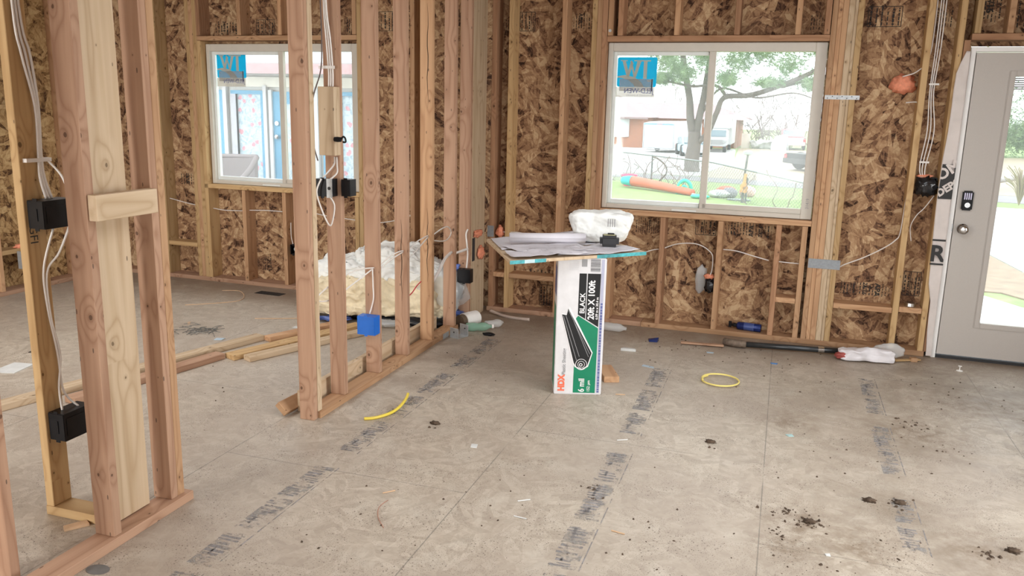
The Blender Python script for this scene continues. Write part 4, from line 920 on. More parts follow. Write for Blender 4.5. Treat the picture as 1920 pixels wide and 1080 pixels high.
# ------------------------------------------------------------------ lumber lying in the left room
plank('sole_board', (-3.88, 3.10, .019), (-3.405, 4.83, .019), .089, .038, PALE, label='pale board lying flat in the left room, its end past the yellow stud')
plank('sole_board', (-3.60, 3.35, .019), (-3.385, 4.36, .019), .089, .038, PINK, label='pink board lying flat beside the pale one in the left room')
plank('broken_board', (-3.31, 4.35, .0175), (-2.92, 5.38, .0175), .10, .034, PINE, label='wide plank lying between the partition and the pale board')
plank('loose_stud', (-3.185, 4.36, .0185), (-2.76, 5.34, .0185), .075, .036, PALE, 0, label='narrow board lying along the near side of the wide plank')
plank('loose_stud', (-3.33, 4.80, .019), (-3.10, 5.33, .019), .075, .036, FIR, 0, label='short board lying behind the wide plank in the left room')
m = MB()
for i in range(9):
    a = random.uniform(-.06, .06); m.quadmesh([(a, 0, .0), (a+.014, 0, 0), (a+.007, -random.uniform(.02, .06), .01), (a, 0, .02), (a+.014, 0, .02)], [(0,1,2), (3,4,2), (0,3,2), (1,4,2)])
vt = empty('floor_vent', loc=(-4.18, 6.095, 0)); tag(vt, 'dark rectangular floor vent opening under the patio-side window', 'vent')
MB().box(-.13, .13, -.05, .05, .0005, .002).build('vent_opening', DARKV, vt, RZ(-.06))
m = MB()
for k in range(8): m.box(-.12+.032*k, -.115+.032*k, -.045, .045, .002, .004)
m.build('vent_bars', BLACKP, vt, RZ(-.06))

def sticks(name, n, cx, cy, rx, ry, lmin, lmax, r, mat, label, cat, kind=None, z=.004, curve=.1):
    m = MB()
    for _ in range(n):
        x, y = random.gauss(cx, rx), random.gauss(cy, ry); a = random.uniform(0, PI); l = random.uniform(lmin, lmax); zz = z+random.uniform(0, .012)
        dx, dy = math.cos(a)*l/2, math.sin(a)*l/2; k = random.uniform(-curve, curve)*l
        m.tube([(x-dx, y-dy, z), (x-dy*.2+k, y+dx*.2+k, zz), (x+dx, y+dy, z)], r, 4)
    o = m.build(name, mat); return tag(o, label, cat, None, kind)
sticks('wire_offcuts', 34, -3.93, 4.86, .09, .05, .05, .15, .0022, plain('grey_wire', (.15, .15, .14), .5), 'little pile of grey wire offcuts on the left room floor', 'wire offcuts', 'stuff')
def chip(name, x, y, w, l, rot, mat, label, cat='scrap', h=.003, z=0.0):
    return tag(batt_chip(w, l, h).build(name, mat, None, T(x, y, z+.0005) @ RZ(rot)), label, cat)
def batt_chip(w, l, h):
    j = lambda: random.uniform(.75, 1.1)
    p = [(-w/2*j(), -l/2*j()), (w/2*j(), -l/2*j()), (w/2*j(), l/2*j()), (-w/2*j(), l/2*j())]
    return MB().quadmesh([(x, y, 0) for x, y in p]+[(x, y, h*random.uniform(.6, 1.6)) for x, y in p], [(3,2,1,0),(4,5,6,7),(0,1,5,4),(1,2,6,5),(2,3,7,6),(3,0,4,7)])
SCP = plain('scrap_paper', (.62, .63, .62), .7, var=.08)
SCB = plain('pale_blue_scrap', (.42, .52, .60), .6, var=.1)
chip('paper_scrap', -3.67, 4.72, .07, .05, .3, SCB, 'pale square scrap beside the wire offcuts')
chip('paper_scrap', -4.40, 3.70, .16, .20, .2, SCP, 'white sheet scrap at the left edge of the floor')
chip('black_scrap', -4.55, 4.02, .09, .05, .3, BLACKP, 'small black flat scrap at the left edge of the floor')
chip('wood_chip', -2.50, 2.30, .10, .035, .9, SCRAP, 'pale wood chip by the closest stud', h=.008)
chip('paper_scrap', -.92, 5.56, .10, .045, .1, SCP, 'crumpled white wrapper on the floor right of the carton', h=.014)
chip('paper_scrap', -.735, 5.235, .09, .035, -.25, SCB, 'pale blue scrap right of the crumpled wrapper')
chip('paper_scrap', -.38, 5.72, .05, .02, .1, SCB, 'tiny light scrap before the yellow ring')
chip('paper_scrap', .05, 5.62, .045, .02, 0, plain('blue_scrap', (.08, .22, .5), .5), 'tiny blue scrap before the black pipe')
chip('paper_scrap', .15, 4.32, .035, .03, .5, plain('teal_scrap', (.35, .52, .52), .5), 'tiny teal scrap in the middle of the open floor')
chip('paper_scrap', -1.335, 3.60, .035, .045, .2, SCP, 'pale round scrap near the sheet joint in front of the carton')
chip('paper_scrap', .285, 3.11, .02, .02, .2, SCP, 'tiny shiny speck at the bottom of the open floor')
chip('paper_scrap', -3.35, 5.20, .05, .04, .1, SCP, 'small grey scrap beside the heap in the left room')
chip('wood_chip', -4.15, 5.0, .02, .07, .6, SCRAP, 'thin wood chip left of the wire offcuts')
for i, (x, y, a, c) in enumerate(((-.66, 3.94, .5, SCP), (-.50, 3.0, -.2, SCRAP), (-.93, 3.13, .6, SCP), (-.90, 2.98, -.1, SCP), (-.80, 4.62, .2, SCRAP), (-1.50, 3.0, .8, SCRAP))):
    tag(MB().tube([(-.028, 0, .003), (.028, 0, .003)], .0028, 5).build('plastic_stick', c, None, T(x, y, 0) @ RZ(a)), ['white stick in front of the carton, nearest it', 'pale stick near the bottom right of the printed band', 'white stick on the near open floor, upper of two', 'white stick on the near open floor, lower of two', 'thin splinter beside the wood offcut', 'thin wood splinter on the near floor'][i], 'stick')
tag(MB().tube([(-1.47, 2.93, .002), (-1.475, 2.86, .003), (-1.44, 2.78, .003), (-1.38, 2.71, .002)], .0016, 5).build('thin_wire', plain('copper_wire', (.40, .20, .14), .5)), 'thin reddish wire curved on the near floor', 'wire')
tag(MB().tube([(-4.62, 6.02, .003), (-4.45, 6.05, .004), (-4.25, 5.75, .004), (-4.55, 5.45, .003)][::-1], .003, 5).build('long_splinter', SCRAP), 'long thin wood splinter on the floor before the patio-side window', 'splinter')
tag(MB().tube([(-3.78, 5.3, .003), (-3.5, 5.42, .005), (-3.25, 5.62, .003)], .003, 5).build('long_splinter', SCRAP), 'long thin splinter leading to the insulation heap', 'splinter')
# yellow tubing
tag(MB().tube([(-2.0, 3.715, .008), (-1.955, 3.745, .008), (-1.91, 3.82, .010), (-1.895, 3.91, .014), (-1.905, 4.02, .022), (-1.925, 4.10, .03)], .0085, 9).build('yellow_tube', YTUBE, smooth=True), 'short bent yellow tube on the floor beside the partition', 'tube')
pts = []
for k in range(27):
    th = 2*PI*k/26*1.18+2.4; pts.append((-.262+.112*math.cos(th), 5.09+.112*math.sin(th), .008+.010*k/26))
tag(MB().tube(pts, .0055, 7).build('yellow_coil', YCOIL, smooth=True), 'ring of thin yellow tubing on the open floor', 'tube')
tag(lum('wood_offcut', (0, .095), (0, .245), (0, .038), FIR, T(-.925, 4.775, 0) @ RZ(.40) @ T(0, 0.03, 0)), 'short wood offcut on the floor beside the carton', 'lumber')
# black pipe with wrap
pp = empty('black_pipe', loc=(-.27, 5.93, .03)); tag(pp, 'long black metal pipe lying along the back wall', 'pipe')
pr = plain('dark_pipe', (.06, .065, .07), .28, .6); MB().tube([(.09, 0, 0), (1.02, .115, 0)], .020, 14, smooth=False).build('pipe_shaft', pr, pp, smooth=True)
MB().tube([(-.03, .025, .0), (.02, .0, .002), (.06, -.003, 0), (.12, .004, 0)], .027, 12).build('pipe_elbow', plain('dirty_iron', (.16, .12, .09), .7, .3, var=.4, scale=30), pp, smooth=True)
MB().tube([(.605, .0638, 0), (.645, .0687, 0)], .0212, 14, smooth=False).build('pipe_band', CHROME, pp)
wp = batt('white_wrap', .36, .11, .075, T(.64, 5.93, .004) @ RZ(.10), plain('white_poly', (.72, .70, .73), .5, var=.05), 'crumpled white plastic wrap over the pipe end near the door', .03, 'plastic', 1.0, seed=8)
blob((.05, .03, .022), 71, .5).build('red_contents', plain('dull_red', (.30, .06, .05), .6), wp, T(-.16, -.02, .03), smooth=True)
tag(blob((.10, .012, .05), 73, .3).build('clear_film', CLEARP, None, T(.80, 6.05, .06), smooth=True), 'clear film standing behind the white wrap near the door', 'plastic')
plank('wood_splint', (-.60, 5.87, .012), (-.30, 5.90, .012), .035, .012, PINK, label='pink wood splint lying before the black pipe elbow', cat='scrap')
plank('wood_splint', (.83, 5.99, .010), (1.0, 6.08, .010), .03, .010, PINE, label='pale splint on the floor between wrap and door frame', cat='scrap')
tag(MB().box(-.022, .022, -.02, .02, 0, .028).build('small_block', FIR, None, T(.955, 6.05, 0) @ RZ(.2), bevel=.002), 'tiny wood block by the foot of the door frame', 'block')
sc_ = MB().lathe([(.02, 0), (.02, .003), (.003, .004), (.003, .03), (.012, .032), (.012, .034)], 14).build('white_anchor', JAMBW, None, T(1.22, 5.93, 0)); tag(sc_, 'small white plastic anchor standing on the floor before the door', 'anchor')
# blue can on the plate
cn = empty('blue_can', WM @ T(-.16, .075, .068) @ RZ(-.15)); tag(cn, 'blue foam can lying on the plate under the yard window', 'can')
Rx = RY(PI/2)
MB().lathe([(.026, 0), (.030, .004), (.030, .165), (.026, .175), (.014, .182)], 20, T(.10, 0, 0) @ RY(-PI/2)).build('can_body', BLUEC, cn, smooth=True)
MB().lathe([(.0305, .05), (.0305, .056), (.0305, .057), (.0305, .12), (.0305, .124)], 20, T(.10, 0, 0) @ RY(-PI/2)).build('can_band', plain('can_label', (.05, .08, .24), .3), cn, smooth=True)
MB().lathe([(.014, 0), (.016, .02), (.01, .035), (.007, .06)], 12, T(-.08, 0, 0) @ RY(-PI/2)).box(-.14, -.12, -.008, .008, -.02, .025).build('can_nozzle', BLACKP, cn)
# things by the partition end
rl = empty('paper_roll', T(-2.19, 5.70, .058) @ RZ(1.15)); tag(rl, 'white roll with a brown core on the floor by the end post', 'roll')
MB().lathe([(.022, -.07), (.055, -.07), (.057, 0), (.055, .07), (.022, .07)], 24, T(.04, 0, 0) @ RY(PI/2)).build('roll_body', JAMBW, rl, smooth=False)
MB().lathe([(.048, 0), (.05, .055)], 20, T(-.07, 0, 0) @ RY(PI/2)).build('roll_core', plain('brown_core', (.13, .09, .06), .8), rl)
bt = empty('plastic_bottle', T(-2.07, 5.63, .034) @ RZ(.5)); tag(bt, 'crushed greenish plastic bottle lying by the white roll', 'bottle')
MB().lathe([(.02, -.09), (.032, -.085), (.033, -.03), (.028, 0), (.033, .03), (.030, .06), (.013, .09), (.013, .105)], 16, RY(PI/2)).build('bottle_body', CLEARG, bt, smooth=True)
MB().lathe([(.015, .105), (.015, .12)], 14, RY(PI/2)).build('bottle_cap', JAMBW, bt)
b2_ = empty('plastic_bottle', T(-1.99, 5.76, .034) @ RZ(.9)); tag(b2_, 'clear crushed bottle behind the greenish one', 'bottle')
MB().lathe([(.02, -.07), (.032, -.065), (.028, 0), (.033, .03), (.030, .05), (.013, .08)], 16, RY(PI/2)).build('bottle_body', CLEARP, b2_, smooth=True)
b3_ = empty('plastic_bottle', T(-1.125, 6.02, .034) @ RZ(-.1)); tag(b3_, 'clear bottle lying by the back wall right of the carton', 'bottle')
MB().lathe([(.02, -.09), (.032, -.085), (.033, -.03), (.031, 0), (.033, .03), (.030, .06), (.013, .09), (.013, .105)], 16, RY(PI/2)).build('bottle_body', CLEARP, b3_, smooth=True)
tag(blob((.045, .018, .012), 81, .5).build('black_strip', BLACKP, None, T(-1.955, 5.545, .011) @ RZ(.1), smooth=True), 'black rubber strip on the floor right of the bottles', 'scrap')
br = empty('corner_bracket', T(-2.140, 5.43, 0) @ RZ(1.2)); tag(br, 'galvanized corner bracket on the floor at the partition end', 'bracket')
MB().box(-.055, .055, -.04, .04, 0, .005).box(-.055, -.050, -.04, .04, .005, .075).box(.050, .055, -.04, .04, .005, .085).build('bracket_plates', STEEL, br, bevel=.001)
MB().lathe([(.006, 0), (.006, .001)], 10, T(.0495, -.01, .055) @ RY(-PI/2)).lathe([(.006, 0), (.006, .001)], 10, T(-.0562, 0, .045) @ RY(PI/2)).build('bracket_holes', INK, br)
tag(MB().tube([(-2.16, 6.16, .03), (-2.05, 6.12, .012), (-1.93, 6.08, .010), (-1.80, 6.07, .012)], .013, 8).build('beige_hose', plain('beige_hose_skin', (.56, .46, .40), .5), smooth=True), 'short beige hose on the floor left of the carton', 'hose')
tag(MB().box(-.004, .0, 0, .10, 0, .038).build('plate_tie', STEEL, None, T(PX1+.0165, 5.32, 0)), 'grey metal tie on the side of the partition plate', 'tie')
chip('blue_scrap', -.795, 5.86, .07, .04, .1, BLUEC, 'dark blue crumpled scrap on the floor below the yard window', h=.02)
# round stain and dirt
tag(MB().lathe([(.045, 0), (.045, .0008)], 20, T(-2.19, 2.09, .0003) @ Matrix.Diagonal((1, .7, 1, 1))).build('floor_patch', plain('grey_patch', (.16, .16, .155), .6, var=.2)), 'round grey patch on the floor beside the near plate', 'patch')
m = MB(); rnd = random.Random(5)
for (cx_, cy_, r_, n_) in ((.224, 3.36, .07, 46), (.12, 3.42, .06, 20), (.10, 3.22, .05, 14), (.477, 3.657, .03, 18), (.596, 3.675, .05, 22), (.77, 4.75, .09, 32), (.90, 4.4, .12, 18), (-.699, 3.35, .03, 14), (-.66, 3.25, .03, 12), (.971, 3.391, .025, 16), (.877, 3.336, .04, 18), (-.2, 4.0, .03, 8), (-1.6, 3.75, .02, 6), (-.55, 5.84, .25, 60), (.1, 5.80, .35, 50), (-.7, 5.3, .15, 20), (.5, 4.1, .5, 40), (-.9, 3.2, .6, 40), (-.3, 2.9, .5, 36), (.35, 2.9, .3, 30), (-1.6, 2.6, .4, 26), (-3.4, 3.9, .5, 20), (1.1, 5.4, .4, 50), (0.3, 5.3, .5, 40), (-1.7, 4.9, .5, 26), (.55, 3.25, .15, 20), (.25, 3.05, .12, 14)):
    for _ in range(n_):
        x, y = rnd.gauss(cx_, r_*.55), rnd.gauss(cy_, r_*.5); s = rnd.choice((.002, .003, .004, .006, .009))*(1.2 if r_ < .1 else .8)
        if y > 6.1: continue
        a = rnd.uniform(0, PI); M = T(x, y, 0) @ RZ(a) @ Matrix.Diagonal((1, rnd.uniform(.5, 1), rnd.uniform(.4, .8), 1))
        m.quadmesh([(s, 0, 0), (0, s, 0), (-s, 0, 0), (0, -s, 0), (s*.5, 0, s), (0, s*.5, s*.8), (-s*.4, 0, s), (0, -s*.5, s*.9)], [(0,1,5,4),(1,2,6,5),(2,3,7,6),(3,0,4,7),(4,5,6,7)], M)
tag(m.build('dirt_crumbs', DIRT), 'dark dirt crumbs scattered over the open floor', 'dirt', None, 'stuff')
for i, (x, y, l) in enumerate(((.477, 3.657, 'dark dirt clod on the open floor, left of its larger neighbour'), (.60, 3.68, 'large dirt clod over the printed band near the door side'), (.225, 3.36, 'largest dirt clod in the middle of the crumb patch'), (.97, 3.392, 'dirt clod at the right edge of the open floor'), (-.235, 4.075, 'dirt clod on the sheet joint right of the carton'), (-1.63, 3.80, 'dark leaf-like clod in front of the partition'))):
    tag(blob((.024, .015, .011), 90+i, .8, 3, 4).build('dirt_clod', DIRT, None, T(x, y, .005), smooth=True), l, 'dirt')
chip('black_chip', -2.92, 2.98, .05, .03, .3, BLACKP, 'small black chip on the floor seen between the near studs', h=.012)
#EXTERIOR
G = -0.8
GRASS = NT('lawn_grass'); o_ = GRASS.obj(); GRASS.col(GRASS.ramp(GRASS.noise(o_, 3.5, 6, .7), [(.3, (.15, .25, .07)), (.55, (.25, .34, .12)), (.75, (.34, .37, .20))])); GRASS.rough(.9); GRASS = GRASS.m
STRAW = NT('dead_lawn'); o_ = STRAW.obj(); STRAW.col(STRAW.ramp(STRAW.noise(o_, 1.5, 5, .7), [(.3, (.27, .21, .13)), (.7, (.38, .31, .21))])); STRAW = STRAW.m
ASPH = plain('road_asphalt', (.26, .245, .255), .9, var=.08, scale=2); CONC = plain('pale_concrete', (.55, .54, .53), .8, var=.05, scale=2)
SOIL = plain('bare_soil', (.30, .22, .15), .95, var=.2, scale=5)
def flat(name, pts, z, mat, kind='structure'):
    o = slab([Vector((x, y, 0)) for x, y in pts], z-.04, z).build(name, mat); o['kind'] = kind; return o
flat('lawn', [(-60, 6.6), (60, 6.6), (60, 140), (-60, 140)], G, GRASS)
flat('road', [(-60, 31.5), (-3.5, 31.0), (10, 27.2), (10, 30.2), (-3.3, 33.0), (-60, 34.2)], G+.012, ASPH)
flat('driveway', [(-12, 33.3), (-3.15, 33.3), (-2.5, 45), (-3.3, 60), (-12, 60)], G+.016, CONC)
flat('dry_lawn', [(-3.1, 32.9), (9, 30.4), (9, 62), (-3.2, 62), (-2.5, 45)], G+.018, STRAW)
flat('far_pavement', [(-.4, 33.2), (4, 32), (4, 35.2), (0.0, 37.2)], G+.022, CONC)
flat('front_walk', [(2.4, 6.7), (8, 6.7), (8, 11), (3.2, 12.1), (2.78, 12.9), (2.0, 12.9)], G+.02, CONC)
flat('soil_strip', [(2.0, 13.2), (3.1, 13.2), (3.45, 12.6), (12, 9), (12, 12.0), (3.82, 15.05), (3.67, 17.01), (2.9, 18)], G+.02, SOIL)
flat('near_driveway', [(3.2, 18), (3.7, 17.01), (3.85, 15.1), (12, 12.1), (16, 24), (5.7, 26.4)], G+.024, CONC)
flat('meadow', [(5.6, 31), (8.5, 31), (40, 24), (40, 60), (8, 62)], G+.02, STRAW)
flat('door_step', [(1.0, 6.45), (2.6, 6.45), (2.6, 8.0), (1.0, 8.0)], -.12, CONC)
flat('patio', [(-12, 6.5), (-3.0, 6.5), (-3.6, 9.97), (-12, 9.97)], -.10, CONC)

# ---- patio-side neighbour house
WSID = NT('white_siding'); o_ = WSID.obj(); WSID.col((.64, .63, .60)); WSID = WSID.m
TRIMB = plain('blue_trim', (.11, .34, .52), .5, var=.04); TRIMW = plain('white_trim', (.6, .6, .6), .5, var=.02)
cf = NT('floral_curtain'); o_ = cf.obj(); sp2_ = cf.new('ShaderNodeSeparateXYZ'); cf.link(o_, sp2_.inputs[0]); cb_ = cf.new('ShaderNodeCombineXYZ'); cf.link(sp2_.outputs[0], cb_.inputs[0]); cf.link(sp2_.outputs[2], cb_.inputs[1])
fl_ = cf.vor(cb_.outputs[0], 6.5, '2D', rnd=1.0); st_ = cf.noise(cb_.outputs[0], 16, 3, .6, 1.5)
c_ = cf.mix(cf.ramp(st_, [(.52, 0.0), (.56, .75), (.62, .75), (.66, 0.0)]), (.56, .66, .70), (.22, .36, .47))
c_ = cf.mix(cf.ramp(cf.math('ADD', fl_, cf.math('MULTIPLY', cf.noise(cb_.outputs[0], 26, 3), .40)), [(.36, .9), (.42, 0.0)]), c_, (.68, .28, .34)); cf.col(c_); CURT = cf.m
SHG = NT('grey_shingles'); o_ = SHG.obj(); s_n = SHG.new('ShaderNodeSeparateXYZ'); SHG.link(o_, s_n.inputs[0])
rw = SHG.math('FRACT', SHG.math('MULTIPLY', s_n.outputs[1], 7.0)); SHG.col(SHG.mix(SHG.math('LESS_THAN', SHG.math('ADD', rw, SHG.math('MULTIPLY', SHG.noise(o_, 6, 3), .2)), .25), (.40, .39, .39), (.24, .23, .24))); SHG = SHG.m
ph = empty('patio_house', loc=(-6.8, 10, G)); tag(ph, 'white neighbour house with blue trimmed windows and floral curtains', 'house')
def H(m_, name, mat, parent=ph, M=None): return m_.build(name, mat, parent, (M or I4) if parent is None else parent.matrix_world.inverted() @ (M or I4))
H(MB().box(-13, -4.9, 10.0, 15.5, G, 2.05), 'house_wall', WSID)
H(MB().quadmesh([(-13.5, 9.55, 2.06), (-4.6, 9.55, 2.06), (-4.6, 12.8, 3.35), (-13.5, 12.8, 3.35), (-13.5, 9.55, 2.14), (-4.6, 9.55, 2.14), (-4.6, 12.8, 3.43), (-13.5, 12.8, 3.43)], [(0,3,2,1),(4,5,6,7),(0,1,5,4),(1,2,6,5),(2,3,7,6),(3,0,4,7)]), 'house_roof', SHG)
H(MB().box(-13.5, -4.6, 9.50, 9.56, 2.0, 2.12), 'fascia', plain('pinkish_fascia', (.50, .32, .33), .6))
H(MB().box(-13, -4.9, 9.94, 10.0, 1.84, 1.97), 'frieze_board', plain('cream_board', (.78, .76, .66), .6))
def PX(p): return -7.53+.0085*(p-413)
def opening(name, x0, x1, z0, z1, mat, fr, mf, dz=.05, mull=None):
    w_ = H(MB().box(x0, x1, 9.975, 9.99, z0, z1), name, mat)
    m_ = MB().box(x0-fr, x0, 9.94, 9.985, z0-fr, z1+dz).box(x1, x1+fr, 9.94, 9.985, z0-fr, z1+dz).box(x0, x1, 9.94, 9.985, z1, z1+dz).box(x0, x1, 9.94, 9.985, z0-fr, z0)
    o = m_.build('window_trim', mf, w_, w_.matrix_world.inverted()); return w_
bpy.context.view_layer.update()
opening('curtained_window', PX(400), PX(415), .2, 1.74, CURT, .06, TRIMB)
opening('curtained_window', PX(447), PX(493), .1, 1.74, CURT, .085, TRIMB)
H(MB().box(PX(437), PX(447), 9.93, 9.99, .1, 1.74), 'downpipe', plain('grey_post', (.45, .46, .50), .5))
H(MB().box(PX(422), PX(429), 9.93, 9.99, -.1, 1.84), 'window_mullion', TRIMW)
H(MB().box(PX(499), PX(505), 9.92, 9.99, -.1, 1.86).box(PX(509), PX(515), 9.92, 9.99, -.1, 1.80), 'door_casing', TRIMW)
H(MB().box(PX(515), PX(586), 9.95, 9.99, -.1, 1.78), 'blue_door', TRIMB); H(MB().box(PX(532), PX(572), 9.94, 9.955, .15, 1.62), 'door_curtain', CURT)
H(MB().lathe([(.03, 0), (.03, .05), (.012, .06)], 12, T(PX(523), 9.95, 1.18) @ RX(PI/2)), 'door_knob', CHROME); H(MB().lathe([(.03, 0), (.03, .03)], 12, T(PX(523), 9.95, 1.36) @ RX(PI/2)), 'door_lock', CHROME)
H(MB().box(PX(586), PX(598), 9.92, 9.99, -.1, 1.84), 'door_casing', TRIMW)
opening('curtained_window', PX(612), PX(626), .1, 1.74, CURT, .06, TRIMB); opening('curtained_window', PX(638), PX(690), .1, 1.74, CURT, .06, TRIMB)
# wicker chair
WICK = NT('grey_wicker'); o_ = WICK.obj(); w1_ = WICK.new('ShaderNodeTexWave', bands_direction='Z'); WICK.link(o_, w1_.inputs[0]); w1_.inputs['Scale'].default_value = 22
WICK.col(WICK.ramp(w1_.outputs[1], [(.2, (.17, .14, .14)), (.8, (.28, .245, .24))])); WICK = WICK.m
ch = empty('wicker_chair', T(-6.62, 8.9, -.10) @ RZ(.1)); tag(ch, 'grey wicker armchair on the patio outside the left room window', 'chair')
vs = []; n = 20
for k in range(n+1):
    a = k/n; x = -.62+1.0*a
    top = 1.02 if a < .62 else 1.02-.0*a-(.06)*(a-.62)
    top = 1.0+.05*math.sin(a*PI*.5)+( .03 if a > .9 else 0)
    y = .10*(1-(2*a-1)**2)
    vs += [(x, y, .35), (x, y+.02, top)]
bk = MB().quadmesh(vs, [(2*k, 2*k+2, 2*k+3, 2*k+1) for k in range(n)]).build('backrest', WICK, ch); md = bk.modifiers.new('thickness', 'SOLIDIFY'); md.thickness = .05
MB().tube([(-.62, .02, 1.02), (-.3, .1, 1.05), (.0, .1, 1.06), (.38, 0, 1.07)], .03, 8).build('top_rim', WICK, ch, smooth=True)
MB().tube([(.38, 0, 1.07), (.36, -.15, .92), (.30, -.35, .78), (.22, -.6, .74)], .035, 8).build('arm', WICK, ch, smooth=True); MB().tube([(-.62, 0, 1.0), (-.62, -.3, .75), (-.6, -.6, .72)], .035, 8).build('arm', WICK, ch, smooth=True)
MB().box(-.60, .34, -.6, .0, .34, .44).build('seat', WICK, ch, bevel=.02)
for x, y in ((-.57, -.55), (.30, -.55), (-.57, -.03), (.30, -.03)): MB().box(x-.03, x+.03, y-.03, y+.03, 0, .34).build('leg', WICK, ch)

# ---- across the street
BRK = plain('orange_brick', (.42, .19, .12), .9, var=.12, scale=3)
PSH = plain('pinkish_roof_shingles', (.36, .26, .265), .9, var=.1, scale=4)
bh = empty('brick_house', loc=(-12, 57, G)); tag(bh, 'orange brick house with pinkish roof across the street', 'house')
H(MB().box(-19, -9.35, 57, 66, G, 1.25), 'brick_wall', BRK, bh)
H(MB().box(-9.35, -3.4, 62, 70, G, 1.25), 'brick_wall', plain('red_wood_wall', (.48, .20, .12), .9, var=.1), bh)
H(MB().box(-3.55, -3.35, 61.7, 62, G, 1.1).box(-3.95, -3.85, 61.7, 62, G, 1.1), 'porch_post', plain('brown_post', (.30, .17, .12), .8), bh)
def roofm(x0, x1, y0, ym, z0, z1, hx0=0, hx1=0): return MB().quadmesh([(x0, y0, z0), (x1, y0, z0), (x1-hx1, ym, z1), (x0+hx0, ym, z1), (x1, 2*ym-y0, z0), (x0, 2*ym-y0, z0)], [(0,1,2,3),(3,2,4,5),(1,4,2),(0,3,5),(0,5,4,1)])
H(roofm(-20, -8.9, 56.4, 61, 1.22, 2.75, 0, 3.0), 'roof', PSH, bh); H(roofm(-12, -2.6, 61.3, 66, 1.18, 2.3, 0, 3.0), 'roof', PSH, bh)
H(MB().box(-20, -8.9, 56.36, 56.42, 1.12, 1.24), 'eave_board', plain('dark_eave', (.28, .20, .20), .8), bh)
wn = H(MB().box(-11.9, -10.35, 56.93, 57.0, .02, 1.02), 'house_window', plain('curtain_white', (.66, .72, .74), .4), bh)
H(MB().box(-12.0, -11.9, 56.88, 57, -.08, 1.1).box(-10.35, -10.22, 56.88, 57, -.08, 1.1).box(-11.9, -10.35, 56.88, 57, 1.0, 1.1).box(-11.9, -10.35, 56.88, 57, -.10, .02), 'window_surround', TRIMW, bh)
# cargo trailer
tr = empty('cargo_trailer', T(-8.32, 51.4, G) @ RZ(-.30)); tag(tr, 'white enclosed cargo trailer parked before the brick house', 'trailer')
TW, TH, TL = 1.98, 1.82, 4.2
WHT = plain('white_metal', (.58, .59, .60), .35, .1, var=.02)
m_ = MB().prism([(0, .28), (TW, .28), (TW, TH-.06), (TW*.8, TH+.03), (TW*.5, TH+.07), (TW*.2, TH+.03), (0, TH-.06)], 0, TL); m_.build('trailer_body', WHT, tr)
MB().box(-.02, TW+.02, -.02, 0, TH-.16, TH-.08).build('blue_stripe', plain('blue_paint', (.20, .35, .60), .4), tr); MB().box(-.03, .03, -.03, 0, .25, TH-.06).box(TW-.03, TW+.03, -.03, 0, .25, TH-.06).box(0, TW, -.03, 0, .25, .32).build('corner_trim', plain('grey_trim', (.40, .41, .43), .4), tr)
m_ = MB(); 
for k in range(3): m_.box(TW*.45+k*.12, TW*.45+k*.12+.06, -.03, -.01, TH-.15, TH-.10)
m_.build('marker_lights', plain('amber_lamp', (.7, .25, .1), .3), tr); MB().box(-.02, 0, .0, TL, .28, TH-.06).build('side_seam', plain('grey_trim2', (.40, .41, .43), .4), tr)
for x in (.12, TW-.28):
    MB().lathe([(.06, -.08), (.25, -.08), (.27, 0), (.25, .08), (.06, .08)], 16, T(x+.08, 1.6, .27) @ RY(PI/2)).build('wheel', RUBBER, tr)
MB().tube([(.3, -.1, .2), (TW*.5, -.15, .18), (TW-.3, -.1, .2)], .03, 6).build('rear_step', plain('grey_step', (.3, .3, .3), .6), tr)

